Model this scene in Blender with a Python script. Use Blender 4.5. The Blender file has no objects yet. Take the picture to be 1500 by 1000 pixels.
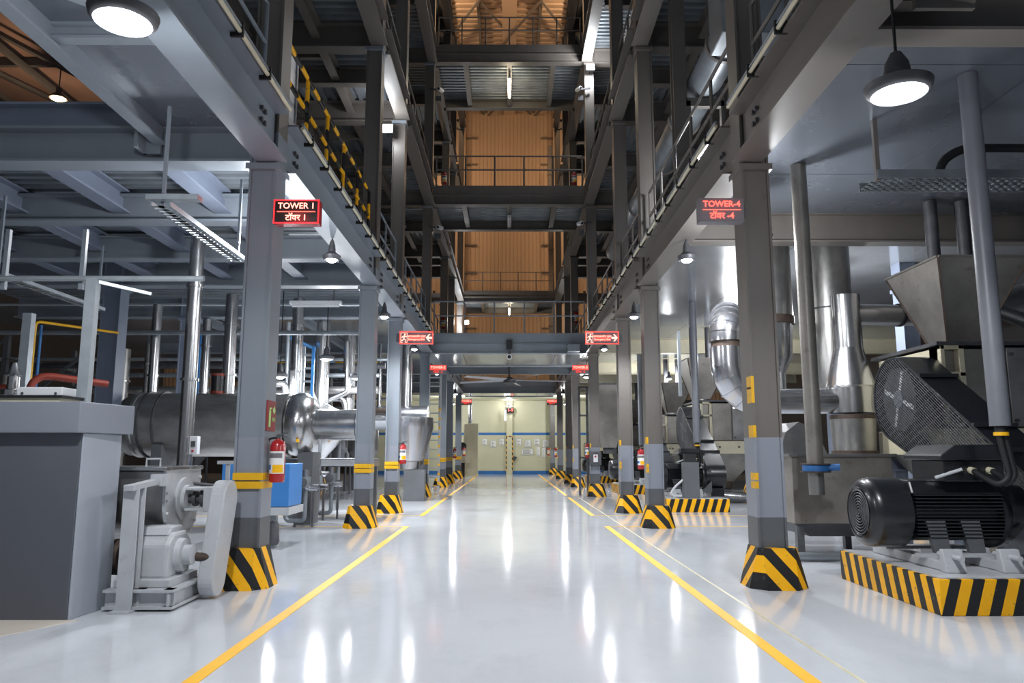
import bpy, math, random
from mathutils import Vector, Matrix
R = math.radians
random.seed(7)
C = bpy.context.scene.collection
SC = bpy.context.scene

# ------------------------------------------------------------------ camera, world, exposure
PITCH, YAW, F, CAMZ = 8.4, -0.21, 1100.0, 1.4
cd = bpy.data.cameras.new('camera'); cam = bpy.data.objects.new('camera', cd); C.objects.link(cam)
cam.location = (0, 0, CAMZ); cam.rotation_euler = (R(90 + PITCH), 0, R(YAW))
cd.sensor_width = 36; cd.lens = 36 * F / 1500; cd.clip_end = 300; cd.clip_start = 0.05
SC.camera = cam
w = bpy.data.worlds.new('world'); SC.world = w; w.use_nodes = True
w.node_tree.nodes['Background'].inputs[0].default_value = (0.80, 0.88, 1.0, 1)
w.node_tree.nodes['Background'].inputs[1].default_value = 0.19
SC.view_settings.view_transform = 'Standard'; SC.view_settings.look = 'None'
SC.view_settings.exposure = 0.0; SC.view_settings.gamma = 1.0; SC.view_settings.use_curve_mapping = False
LAMP_W, TUBE_W, WARM_W = 370.0, 80.0, 430.0      # strengths of the hall's lamps, added fill lamps included

CAMM = cam.rotation_euler.to_matrix()
def at(px, py, Y):
    """world point at depth Y seen at pixel px,py of the photograph (measuring helper)"""
    d = CAMM @ Vector(((px - 750) / F, (500 - py) / F, -1))
    k = Y / d.y
    return Vector((d.x * k, Y, CAMZ + d.z * k))

# ------------------------------------------------------------------ materials
def lin(h):
    h = h.lstrip('#'); o = []
    for i in (0, 2, 4):
        c = int(h[i:i+2], 16) / 255
        o.append(c / 12.92 if c <= 0.04045 else ((c + 0.055) / 1.055) ** 2.4)
    return tuple(o)
def mat(name, hexcol, rough=.5, metal=0., var=.15, scale=2.5, stretch=(1, 1, 1), bump=0., rvar=.1, coat=0., dark=None, spots=0.):
    m = bpy.data.materials.new(name); m.use_nodes = True
    nt = m.node_tree; N = nt.nodes; L = nt.links; p = N['Principled BSDF']
    c = lin(hexcol)
    tc = N.new('ShaderNodeTexCoord'); mp = N.new('ShaderNodeMapping'); mp.inputs['Scale'].default_value = stretch
    geo = N.new('ShaderNodeNewGeometry')
    L.new(geo.outputs['Position'] if name.startswith('world') else tc.outputs['Object'], mp.inputs[0])
    no = N.new('ShaderNodeTexNoise'); no.inputs['Scale'].default_value = scale; no.inputs['Detail'].default_value = 6; no.inputs['Roughness'].default_value = .6
    L.new(mp.outputs[0], no.inputs['Vector'])
    ra = N.new('ShaderNodeValToRGB'); ra.color_ramp.elements[0].position = .3; ra.color_ramp.elements[1].position = .7
    d = lin(dark) if dark else tuple(x * (1 - var) for x in c)
    ra.color_ramp.elements[0].color = (*d, 1); ra.color_ramp.elements[1].color = (*[min(1, x * (1 + var * .6)) for x in c], 1)
    L.new(no.outputs['Fac'], ra.inputs[0])
    out = ra.outputs[0]
    if spots:
        n2 = N.new('ShaderNodeTexNoise'); n2.inputs['Scale'].default_value = scale * 5; n2.inputs['Detail'].default_value = 8
        L.new(tc.outputs['Object'], n2.inputs['Vector'])
        mr2 = N.new('ShaderNodeMapRange'); mr2.inputs[1].default_value = .62; mr2.inputs[2].default_value = .72; mr2.inputs[4].default_value = spots
        L.new(n2.outputs['Fac'], mr2.inputs[0])
        mx = N.new('ShaderNodeMix'); mx.data_type = 'RGBA'; L.new(mr2.outputs[0], mx.inputs[0]); L.new(out, mx.inputs[6]); mx.inputs[7].default_value = (.10, .07, .05, 1)
        out = mx.outputs[2]
    L.new(out, p.inputs['Base Color'])
    mr = N.new('ShaderNodeMapRange'); mr.inputs[3].default_value = max(.02, rough - rvar); mr.inputs[4].default_value = min(1, rough + rvar)
    L.new(no.outputs['Fac'], mr.inputs[0]); L.new(mr.outputs[0], p.inputs['Roughness'])
    p.inputs['Metallic'].default_value = metal
    if coat: p.inputs['Coat Weight'].default_value = coat; p.inputs['Coat Roughness'].default_value = .08
    if bump:
        b = N.new('ShaderNodeBump'); b.inputs['Strength'].default_value = bump; b.inputs['Distance'].default_value = .02
        L.new(no.outputs['Fac'], b.inputs['Height']); L.new(b.outputs[0], p.inputs['Normal'])
    return m
def emit(name, rgb, s):
    m = bpy.data.materials.new(name); m.use_nodes = True; p = m.node_tree.nodes['Principled BSDF']
    p.inputs['Base Color'].default_value = (*[min(.8, c) for c in rgb], 1); p.inputs['Emission Color'].default_value = (*rgb, 1); p.inputs['Emission Strength'].default_value = s
    m.cycles.emission_sampling = 'NONE' if s > 5 else 'AUTO'
    return m
def stripes(name, slope, period, ca='#ffb800', cb='#16171a', axis=(1, 1), rough=.4):
    """painted hazard stripes: s = ax*x + ay*y + slope*z in object space"""
    m = mat(name, ca, rough, 0, .08, 6)
    nt = m.node_tree; N = nt.nodes; L = nt.links; p = N['Principled BSDF']
    tc = next(n for n in N if n.type == 'TEX_COORD')
    dp = N.new('ShaderNodeVectorMath'); dp.operation = 'DOT_PRODUCT'; dp.inputs[1].default_value = (axis[0] / period, axis[1] / period, slope / period)
    L.new(tc.outputs['Object'], dp.inputs[0])
    fr = N.new('ShaderNodeMath'); fr.operation = 'FRACT'; L.new(dp.outputs['Value'], fr.inputs[0])
    gt = N.new('ShaderNodeMath'); gt.operation = 'GREATER_THAN'; gt.inputs[1].default_value = .5; L.new(fr.outputs[0], gt.inputs[0])
    wn = N.new('ShaderNodeTexNoise'); wn.inputs['Scale'].default_value = 22; wn.inputs['Detail'].default_value = 6; L.new(tc.outputs['Object'], wn.inputs['Vector'])
    wm = N.new('ShaderNodeMapRange'); wm.inputs[1].default_value = .66; wm.inputs[2].default_value = .72; L.new(wn.outputs['Fac'], wm.inputs[0])
    col = p.inputs['Base Color'].links[0].from_socket
    mx = N.new('ShaderNodeMix'); mx.data_type = 'RGBA'; L.new(gt.outputs[0], mx.inputs[0]); L.new(col, mx.inputs[6]); mx.inputs[7].default_value = (*lin(cb), 1)
    mw = N.new('ShaderNodeMix'); mw.data_type = 'RGBA'; L.new(wm.outputs[0], mw.inputs[0]); L.new(mx.outputs[2], mw.inputs[6]); mw.inputs[7].default_value = (.12, .11, .09, 1)
    L.new(mw.outputs[2], p.inputs['Base Color'])
    return m
M = {}
M['paint'] = mat('grey_steel_paint', '#7f8790', .42, 0, .10, 1.3, (1, 1, .25), rvar=.08)
M['paint_low'] = mat('grey_steel_paint_fresh', '#878c96', .38, 0, .06, 1.3, (1, 1, .25))
M['paint_dark'] = mat('grey_steel_paint_scuffed', '#5d6064', .5, 0, .15, 2)
M['paint_warm'] = mat('grey_brown_paint_dim_warm_light', '#6a6560', .45, 0, .14, 1.2, (1, 1, .2), spots=.25)  # TOWER-4 shafts' own brown; dim warm light painted in on overhead steel
M['paint_blue'] = mat('blue_grey_steel_paint', '#747d8e', .4, 0, .12, 1.5)
M['casing'] = mat('casing_grey_shaded_front', '#5c6068', .42, .0, .08, .8)  # casing grey darkened: shade of the front put into the colour
M['conduit'] = mat('dull_conduit_grey', '#686b72', .4, 0, .08, 2)
M['casing_side'] = mat('casing_grey_lit_side', '#a2a8b2', .42, .0, .08, .8)  # casing grey lightened: light on the side face put into the colour
M['beige'] = mat('beige_floor_paint', '#d9d0c4', .4, 0, .05, 2)
M['casing_lid'] = mat('casing_grey_lit_lid', '#858a94', .42, .0, .08, .8)  # lighter copy of the casing grey, brightness of the lid painted in
M['lightgrey'] = mat('light_grey_enamel', '#b9bcc0', .38, 0, .10, 4, spots=.2)
M['galv'] = mat('galvanised_sheet', '#8f969c', .42, .55, .25, 2.2, rvar=.12)
M['galv_zinc'] = mat('galvanised_strut', '#b4bcc2', .35, .5, .12, 6)
M['soffit'] = mat('satin_soffit_sheet', '#7c828c', .26, .5, .08, .8, rvar=.08)
M['mirror'] = mat('polished_steel_soffit', '#a4a8ad', .16, .62, .16, .7, bump=.25, rvar=.06)
M['steel'] = mat('stainless_steel', '#b6b7b8', .24, .95, .14, 3, (5, 5, .5), rvar=.1)
M['steel_brushed'] = mat('brushed_stainless', '#a3a2a0', .33, .85, .22, 3, (1, 6, 1), rvar=.1)
M['steel_worn'] = mat('worn_stainless_plate', '#96928c', .42, .5, .30, 1.8, rvar=.15, spots=.35)
M['foil'] = mat('aluminium_cladding', '#c4c5c9', .22, .95, .10, 3)
M['cream'] = mat('cream_machine_enamel', '#cfc8ae', .42, 0, .08, 3, spots=.15)
M['black'] = mat('black_motor_paint', '#15181d', .32, 0, .25, 4, coat=.3)
M['black_dull'] = mat('black_rubber', '#17181a', .6, 0, .2, 6)
M['rust'] = mat('rusty_iron', '#4d4038', .6, .3, .35, 8)
M['iron'] = mat('cast_iron_grey', '#55565a', .5, .3, .3, 7)
M['red'] = mat('red_enamel', '#a81c20', .3, 0, .08, 5, coat=.4)
M['red_pipe'] = mat('red_oxide_pipe', '#8a3322', .5)
M['yellow'] = mat('yellow_paint', '#ffbe00', .5, 0, .08, 6)
M['yellow_tape'] = mat('yellow_tape', '#e2ac10', .45, 0, .10, 8)
M['yellow_faint'] = mat('worn_yellow_paint', '#cfc9ae', .4, 0, .12, 3)
M['blue'] = mat('blue_enamel', '#3f82c8', .4, 0, .05, 3)
M['blue_line'] = mat('blue_wall_paint', '#2f6db0', .5)
M['blue_pipe'] = mat('blue_pipe_paint', '#3a7fc0', .4)
M['white'] = mat('white_plastic', '#d8dade', .4, 0, .05, 5)
M['paper'] = mat('white_paper', '#e6e6e4', .7, 0, .05, 14)
M['cream_wall'] = mat('cream_wall_paint', '#cbc8ac', .55, 0, .05, .8)
M['clad_warm'] = mat('cream_wall_cladding', '#bda58c', .5, 0, .06, .7)
M['dark_wall'] = mat('dark_wall_cladding', '#3b3d41', .7, 0, .2, .4)
M['clad_pink'] = mat('pinkish_roof_sheet', '#b59a90', .5, 0, .1, .8)
M['hazard'] = stripes('hazard_paint_pedestal', .6, .29)
M['hazard_plinth'] = stripes('hazard_paint_plinth', -.32, .205)
M['hazard_rail'] = stripes('hazard_paint_rail', 1, .62, axis=(0, 1), rough=.35)
M['hazard_tape'] = stripes('hazard_tape_edge', 1, .32, axis=(1, 0))
M['lens'] = emit('white_lamp_lens', (.92, .96, 1), 40)
M['lens_dim'] = emit('white_tube_lens', (.95, .97, 1), 9)
M['lens_warm'] = emit('warm_tube_lens', (1, .80, .45), 14)
M['led'] = emit('red_led_letters', (1, .07, .05), 4.0)
M['led_panel'] = emit('red_led_panel', (1, .07, .05), 1.0)
M['led_rim'] = emit('red_led_rim', (1, .07, .05), 1.4)
M['led_hot'] = emit('pink_red_led_letters', (1, .38, .30), 2.2)
M['led_glow'] = emit('red_glowing_rim', (1, .018, .025), 2.0)
M['sign_black'] = mat('black_sign_face', '#1c0a0a', .3)
M['sign_grey'] = mat('grey_sign_face', '#78757a', .4)
M['acrylic'] = mat('red_tinted_acrylic_edge', '#b0333a', .25)
M['sign_red'] = mat('red_brown_sign', '#8c2a28', .5)
M['glow_green'] = mat('pale_green_print', '#b8e08a', .6)
def floor_mat():
    m = mat('grey_epoxy_floor', '#ccd0d6', .10, 0, .05, .55, rvar=.03, bump=0.)
    nt = m.node_tree; N = nt.nodes; L = nt.links; p = N['Principled BSDF']
    tc = next(n for n in N if n.type == 'TEX_COORD')
    n = N.new('ShaderNodeTexNoise'); n.inputs['Scale'].default_value = 5; n.inputs['Detail'].default_value = 4; L.new(tc.outputs['Object'], n.inputs['Vector'])
    p.inputs['Specular IOR Level'].default_value = .22
    b = N.new('ShaderNodeBump'); b.inputs['Strength'].default_value = .04; b.inputs['Distance'].default_value = .02; L.new(n.outputs['Fac'], b.inputs['Height']); L.new(b.outputs[0], p.inputs['Normal'])
    n3 = N.new('ShaderNodeTexNoise'); n3.inputs['Scale'].default_value = .8; n3.inputs['Detail'].default_value = 8; n3.inputs['Roughness'].default_value = .75
    mp = N.new('ShaderNodeMapping'); mp.inputs['Scale'].default_value = (1, .45, 1); L.new(tc.outputs['Object'], mp.inputs[0]); L.new(mp.outputs[0], n3.inputs['Vector'])
    mr = N.new('ShaderNodeMapRange'); mr.inputs[1].default_value = .5; mr.inputs[2].default_value = .95; mr.inputs[4].default_value = .4; L.new(n3.outputs['Fac'], mr.inputs[0])
    col = p.inputs['Base Color'].links[0].from_socket
    mx = N.new('ShaderNodeMix'); mx.data_type = 'RGBA'; L.new(mr.outputs[0], mx.inputs[0]); L.new(col, mx.inputs[6]); mx.inputs[7].default_value = (*lin('#7e7f80'), 1)
    L.new(mx.outputs[2], p.inputs['Base Color'])
    return m
M['floor'] = floor_mat()

# ------------------------------------------------------------------ mesh builder
def rot_to(d):
    return Vector((0, 0, 1)).rotation_difference(Vector(d).normalized()).to_matrix()
UNIT = [1.0]           # scale of the units the block below is written in
class MB:
    def __init__(s): s.v = []; s.f = []
    def add(s, vs, fs):
        n = len(s.v); s.v += [tuple(v) for v in vs]; s.f += [tuple(i + n for i in f) for f in fs]; return s
    def box(s, x0, x1, y0, y1, z0, z1):
        x0, x1 = sorted((x0, x1)); y0, y1 = sorted((y0, y1)); z0, z1 = sorted((z0, z1))
        return s.add([(x0,y0,z0),(x1,y0,z0),(x1,y1,z0),(x0,y1,z0),(x0,y0,z1),(x1,y0,z1),(x1,y1,z1),(x0,y1,z1)],
                     [(0,3,2,1),(4,5,6,7),(0,1,5,4),(1,2,6,5),(2,3,7,6),(3,0,4,7)])
    def bar(s, p0, p1, w, h, up=(0, 0, 1), ou=0, ov=0):
        """box of section w (sideways) x h (along up) between two points"""
        p0 = Vector(p0); p1 = Vector(p1); d = (p1 - p0).normalized(); up = Vector(up)
        if abs(d.dot(up)) > .99: up = Vector((0, 1, 0))
        u = d.cross(up).normalized(); v = u.cross(d).normalized()
        vs = []
        for p in (p0, p1):
            for a, b in ((-1,-1),(1,-1),(1,1),(-1,1)): vs.append(p + u * (a * w / 2 + ou) + v * (b * h / 2 + ov))
        return s.add(vs, [(3,2,1,0),(4,5,6,7),(0,1,5,4),(1,2,6,5),(2,3,7,6),(3,0,4,7)])
    def ibeam(s, p0, p1, h, w, tf=.025, tw=.02):
        """I beam, p0-p1 along the middle of the bottom flange's underside"""
        p0 = Vector(p0); p1 = Vector(p1)
        s.bar(p0, p1, w, tf, ov=tf / 2); s.bar(p0, p1, w, tf, ov=h - tf / 2); s.bar(p0, p1, tw, h - 2 * tf, ov=h / 2)
        return s
    def cyl(s, p0, p1, r0, r1=None, n=20, cap=True):
        r1 = r0 if r1 is None else r1; p0 = Vector(p0); p1 = Vector(p1); m = rot_to(p1 - p0)
        c = [(math.cos(2*math.pi*i/n), math.sin(2*math.pi*i/n)) for i in range(n)]
        vs = [p0 + m @ Vector((a*r0, b*r0, 0)) for a, b in c] + [p1 + m @ Vector((a*r1, b*r1, 0)) for a, b in c]
        fs = [(i, (i+1) % n, n + (i+1) % n, n + i) for i in range(n)]
        if cap: fs += [tuple(range(n))[::-1], tuple(range(n, 2*n))]
        return s.add(vs, fs)
    def lathe(s, o, d, prof, n=28):
        """prof: list of (distance along d, radius)"""
        o = Vector(o); m = rot_to(d); vs = []; fs = []
        for t, r in prof:
            for i in range(n):
                a = 2*math.pi*i/n; vs.append(o + m @ Vector((r*math.cos(a), r*math.sin(a), t)))
        for k in range(len(prof) - 1):
            for i in range(n): fs.append((k*n+i, k*n+(i+1) % n, (k+1)*n+(i+1) % n, (k+1)*n+i))
        if prof[0][1] > 1e-4: fs.append(tuple(range(n))[::-1])
        if prof[-1][1] > 1e-4: fs.append(tuple(range((len(prof)-1)*n, len(prof)*n)))
        return s.add(vs, fs)
    def tube(s, pts, r, n=10, bend=0., cap=True):
        pts = [Vector(p) for p in pts]
        if bend:
            q = [pts[0]]
            for i in range(1, len(pts) - 1):
                a, b, c = pts[i-1], pts[i], pts[i+1]
                k = min(bend, (a-b).length * .49, (c-b).length * .49); A = b + (a-b).normalized()*k; B = b + (c-b).normalized()*k
                for j in range(7):
                    t = j / 6; q.append((1-t)**2*A + 2*t*(1-t)*b + t*t*B)
            q.append(pts[-1]); pts = q
        vs = []; fs = []; prev = None; N = len(pts)
        for i, p in enumerate(pts):
            d = (pts[min(i+1, N-1)] - pts[max(i-1, 0)]).normalized()
            if prev is None:
                u = d.cross(Vector((0, 0, 1)) if abs(d.z) < .95 else Vector((0, 1, 0))).normalized()
            else:
                u = prev - d * prev.dot(d); u.normalize()
            prev = u; v = d.cross(u)
            rr = r[i] if isinstance(r, (list, tuple)) else r
            for j in range(n):
                a = 2*math.pi*j/n; vs.append(p + u*(rr*math.cos(a)) + v*(rr*math.sin(a)))
        for i in range(N-1):
            for j in range(n): fs.append((i*n+j, i*n+(j+1) % n, (i+1)*n+(j+1) % n, (i+1)*n+j))
        if cap: fs += [tuple(range(n))[::-1], tuple(range((N-1)*n, N*n))]
        return s.add(vs, fs)
    def prism(s, poly, axis, a0, a1):
        """poly: 2-D outline; axis 'x' -> (y,z), 'y' -> (x,z), 'z' -> (x,y)"""
        def mk(p, a):
            return {'x': (a, p[0], p[1]), 'y': (p[0], a, p[1]), 'z': (p[0], p[1], a)}[axis]
        n = len(poly); area = sum(poly[i][0]*poly[(i+1) % n][1] - poly[(i+1) % n][0]*poly[i][1] for i in range(n))
        if (area < 0) ^ (axis == 'y'): poly = poly[::-1]
        if a0 > a1: a0, a1 = a1, a0
        vs = [mk(p, a0) for p in poly] + [mk(p, a1) for p in poly]
        fs = [tuple(range(n))[::-1], tuple(range(n, 2*n))] + [(i, (i+1) % n, n+(i+1) % n, n+i) for i in range(n)]
        return s.add(vs, fs)
    def frustum(s, b, t, z0, z1):
        """b, t: (x0,x1,y0,y1) rectangles"""
        vs = [(b[0],b[2],z0),(b[1],b[2],z0),(b[1],b[3],z0),(b[0],b[3],z0),(t[0],t[2],z1),(t[1],t[2],z1),(t[1],t[3],z1),(t[0],t[3],z1)]
        return s.add(vs, [(0,3,2,1),(4,5,6,7),(0,1,5,4),(1,2,6,5),(2,3,7,6),(3,0,4,7)])
    def corr(s, x0, x1, y0, y1, z, pitch, h, along='x', prof=((0,0),(.42,0),(.5,1),(.92,1))):
        """trapezoidal profiled sheet; ridges run along x or y (single skin plus a lid so it has thickness)"""
        a0, a1 = (y0, y1) if along == 'x' else (x0, x1); L0, L1 = (x0, x1) if along == 'x' else (y0, y1)
        n = max(1, int(round((a1 - a0) / pitch))); p = (a1 - a0) / n; pts = []
        for i in range(n):
            for t, q in prof: pts.append((a0 + (i + t) * p, z + q * h))
        pts.append((a1, z)); vs = []
        for a, zz in pts:
            vs += [(L0, a, zz), (L1, a, zz)] if along == 'x' else [(a, L0, zz), (a, L1, zz)]
        fs = [((2*i, 2*i+1, 2*i+3, 2*i+2) if along == 'y' else (2*i, 2*i+2, 2*i+3, 2*i+1)) for i in range(len(pts)-1)]
        s.add(vs, fs)
        zt = z + h + .02
        return s.add([(x0,y0,zt),(x1,y0,zt),(x1,y1,zt),(x0,y1,zt)], [(0,1,2,3)])
    def build(s, name, m, parent=None, smooth=35, bevel=0., loc=None):
        off = Vector((0, 0, 0))
        if parent is not None:
            r = parent
            while r.parent: r = r.parent
            off = Vector(r.location)
        elif loc is not None: loc = Vector(loc) * UNIT[0]; off = Vector(loc)
        me = bpy.data.meshes.new(name); me.from_pydata([tuple(Vector(v) * UNIT[0] - off) for v in s.v], [], s.f)
        me.materials.append(M[m] if isinstance(m, str) else m); me.update()
        if smooth:
            me.shade_smooth(); me.set_sharp_from_angle(angle=R(smooth))
        o = bpy.data.objects.new(name, me); C.objects.link(o)
        if parent is not None: o.parent = parent
        elif loc is not None: o.location = loc
        if bevel:
            b = o.modifiers.new('bevel', 'BEVEL'); b.width = bevel; b.segments = 2; b.limit_method = 'ANGLE'; b.angle_limit = R(40)
        return o
def tag(o, label, cat, group=None, kind=None):
    o['label'] = label
    if cat: o['category'] = cat
    if group: o['group'] = group
    if kind: o['kind'] = kind
    return o
def thing(name, label, cat, loc, group=None):
    o = bpy.data.objects.new(name, None); C.objects.link(o); o.location = Vector(loc) * UNIT[0]; o.empty_display_size = .1
    return tag(o, label, cat, group)
def struct(name, mb, m, parent=None, **k):
    o = mb.build(name, m, parent, **k)
    if parent is None: o['kind'] = 'structure'
    return o
def shell(name, loc=(0, 0, 0)):
    o = bpy.data.objects.new(name, None); C.objects.link(o); o.location = loc; o['kind'] = 'structure'; return o
def copy_tree(o, parent=None):
    c = o.copy(); C.objects.link(c)
    if parent is not None: c.parent = parent; c.matrix_parent_inverse = Matrix.Identity(4)
    for ch in [x for x in bpy.data.objects if x.parent is o]: copy_tree(ch, c)
    return c
def dup(o, loc, label=None, group=None):
    c = copy_tree(o); c.location = loc
    if label: c['label'] = label
    if group: c['group'] = group
    return c
def light(kind, loc, power, color, parent, size=.12, rot=None, name='light'):
    l = bpy.data.lights.new(name, kind); l.energy = power; l.color = color
    if kind == 'SPOT': l.spot_size = R(158); l.spot_blend = .45
    if kind == 'AREA': l.shape = 'RECTANGLE'; l.size = size[0]; l.size_y = size[1]
    else: l.shadow_soft_size = size
    o = bpy.data.objects.new(name, l); C.objects.link(o); off = Vector(parent.location) if parent else Vector((0,0,0)); o.location = Vector(loc) * UNIT[0] - off
    if parent: o.parent = parent
    if rot: o.rotation_euler = rot
    return o
def text_obj(body, size, m, parent, center, ext=.004, name='lettering', align='CENTER', face='-y'):
    cu = bpy.data.curves.new('t', 'FONT'); cu.body = body; cu.size = size; cu.extrude = ext; cu.align_x = align; cu.align_y = 'CENTER'; cu.resolution_u = 3; cu.offset = size * .008
    t = bpy.data.objects.new('t', cu); C.objects.link(t); dg = bpy.context.evaluated_depsgraph_get(); dg.update()
    me = bpy.data.meshes.new_from_object(t.evaluated_get(dg)); bpy.data.objects.remove(t)
    me.materials.clear(); me.materials.append(M[m]); me.name = name
    o = bpy.data.objects.new(name, me); C.objects.link(o); r = parent
    while r.parent: r = r.parent
    o.parent = parent; o.location = Vector(center) * UNIT[0] - Vector(r.location); o.scale = (UNIT[0],) * 3
    o.rotation_euler = (R(90), 0, {'-y': 0, '+x': R(90), '-x': R(-90)}[face])
    return o
ORD = ['first', 'second', 'third', 'fourth', 'fifth', 'sixth', 'seventh', 'eighth']
SIDE = {-1: 'TOWER 1 side', 1: 'TOWER-4 side'}

# ================================================================== SETTING
ROWS = [8.10, 14.42, 17.92, 24.5, 31.2, 35.0, 41.2]
XI, XO = 2.62, 2.93          # column faces
XB = 2.68                    # edge beam axis
ZB = [4.64, 9.68, 14.85, 20.0]   # underside of the main beams of each level
YE = 49.5                    # end wall
HALL_X0, HALL_X1, HALL_Y0, HALL_Y1, ROOF = -24.0, 17.0, -4.0, 52.0, 26.3

fl = struct('floor', MB().box(HALL_X0, HALL_X1, HALL_Y0, HALL_Y1, -.15, 0), 'floor', smooth=0)
def line(x0, x1, y0, y1, m='yellow', z=.004):
    MB().box(x0, x1, y0, y1, 0, z).build('floor_line', m, fl, smooth=0)
for s, x in ((-1, 1.96), (1, 1.87)):
    line(s*x-.05, s*x+.05, -2, 14.75); line(s*x-.05, s*x+.05, 17.2, 24.0); line(s*x-.05, s*x+.05, 25.2, 36); line(s*x-.05, s*x+.05, 37, 48.5)
    line(*sorted((s*x, s*7.0)), 14.70, 14.76, 'yellow_tape', .003); line(*sorted((s*x, s*7.0)), 17.17, 17.23, 'yellow_tape', .003)
line(2.17, 2.20, 0, 24, 'yellow_faint', .002)
MB().prism([(-9, 6.62), (-3.62, 6.62), (-4.35, 5.2), (-9, 4.2)], 'z', 0, .003).build('floor_patch', 'beige', fl, smooth=0)
MB().prism([(-3.3, 8.4), (-2.2, 8.0), (-2.4, 6.9), (-3.1, 6.6)], 'z', 0, .0015)
# far wall of the work floor: cream room end with blue bands
we = struct('wall_back', MB().box(-9, 9, YE, YE + .2, 0, 4.86), 'cream_wall', smooth=0)
MB().box(-8.9, 8.9, YE - .02, YE, 0, .22).build('baseboard', 'blue_line', we, smooth=0)
MB().box(-8.9, 8.9, YE - .015, YE, 2.52, 2.68).build('stripe', 'blue_line', we, smooth=0)
MB().box(-.24, .26, YE - .05, YE, .2, 2.5).build('post_panel', 'white', we, smooth=0)
MB().box(-.19, .21, YE - .18, YE - .05, 0, 4.76).build('wall_post', 'cream_wall', we, smooth=0)
for x in (-.22, .18): MB().box(x, x + .06, YE - .20, YE - .18, .2, 2.45).build('hazard_edge', 'hazard_tape', we, smooth=0)
MB().box(-.19, .21, YE - .20, YE - .18, 2.4, 2.46).build('hazard_edge', 'hazard_tape', we, smooth=0)
struct('ceiling', MB().box(-9, 9, 44.3, YE, 4.76, 4.9), 'cream_wall', smooth=0)
# shell of the hall
wl = struct('wall_left', MB().box(HALL_X0 - .2, HALL_X0, HALL_Y0, HALL_Y1, 0, ROOF), 'dark_wall', smooth=0)
wr = struct('wall_right', MB().box(HALL_X1, HALL_X1 + .2, HALL_Y0, HALL_Y1, 0, ROOF), 'dark_wall', smooth=0)
mb = MB(); n0 = 150
pr = []
for i in range(n0):
    a = HALL_X0 + (HALL_X1 - HALL_X0) * i / n0; p = (HALL_X1 - HALL_X0) / n0
    pr += [(a, HALL_Y1), (a + .8*p, HALL_Y1), (a + .85*p, HALL_Y1 - .05), (a + .95*p, HALL_Y1 - .05)]
pr += [(HALL_X1, HALL_Y1), (HALL_X1, HALL_Y1 + .2), (HALL_X0, HALL_Y1 + .2)]
MB().box(HALL_X0, HALL_X1, HALL_Y1, HALL_Y1 + .2, 0, 5.0).build('wall_lower', 'dark_wall', None, smooth=0)['kind'] = 'structure'
wu = struct('wall_upper', mb.prism(pr, 'z', 5.0, ROOF), 'clad_warm', smooth=0)
for s in (-1, 1):
    MB().box(s*3.15, s*4.1, HALL_Y1 - .7, HALL_Y1, 5, ROOF).build('pilaster', 'clad_warm', wu, smooth=0)
    for k in range(9): MB().bar((s*3.15, HALL_Y1 - .1, 8 + 2*k), (s*2.3, HALL_Y1 - .1, 8 + 2*k), .12, .10).build('girt', 'paint_warm', wu, smooth=0)
MB().box(-3.2, 3.2, HALL_Y1 - .25, HALL_Y1, 12.3, 12.55).build('girt', 'paint_warm', wu, smooth=0)
rf = struct('roof', MB().corr(HALL_X0, HALL_X1, HALL_Y0, HALL_Y1, ROOF, .5, .06, 'x'), 'clad_warm', smooth=0)
for x in (-6.4, -4.9, -3.4, -1.75, 0, 1.75, 3.4, 4.9, 6.4):
    if x == 0: MB().box(-.42, .42, 4, HALL_Y1, ROOF - .45, ROOF - .01).build('ridge_beam', 'clad_warm', rf, smooth=0)
    else: MB().ibeam((x, 4, ROOF - .32), (x, HALL_Y1, ROOF - .32), .32, .16).build('rafter', 'paint_warm', rf, smooth=0)
for k in range(5):
    y0 = 20 + 7.2*k
    for a in (-3.4, 0):
        MB().bar((a, y0, ROOF - .4), (a + 3.4, y0 + 7, ROOF - .4), .12, .08).build('roof_brace', 'paint_warm', rf, smooth=0)
        MB().bar((a + 3.4, y0, ROOF - .5), (a, y0 + 7, ROOF - .5), .12, .08).build('roof_brace', 'paint_warm', rf, smooth=0)

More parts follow.
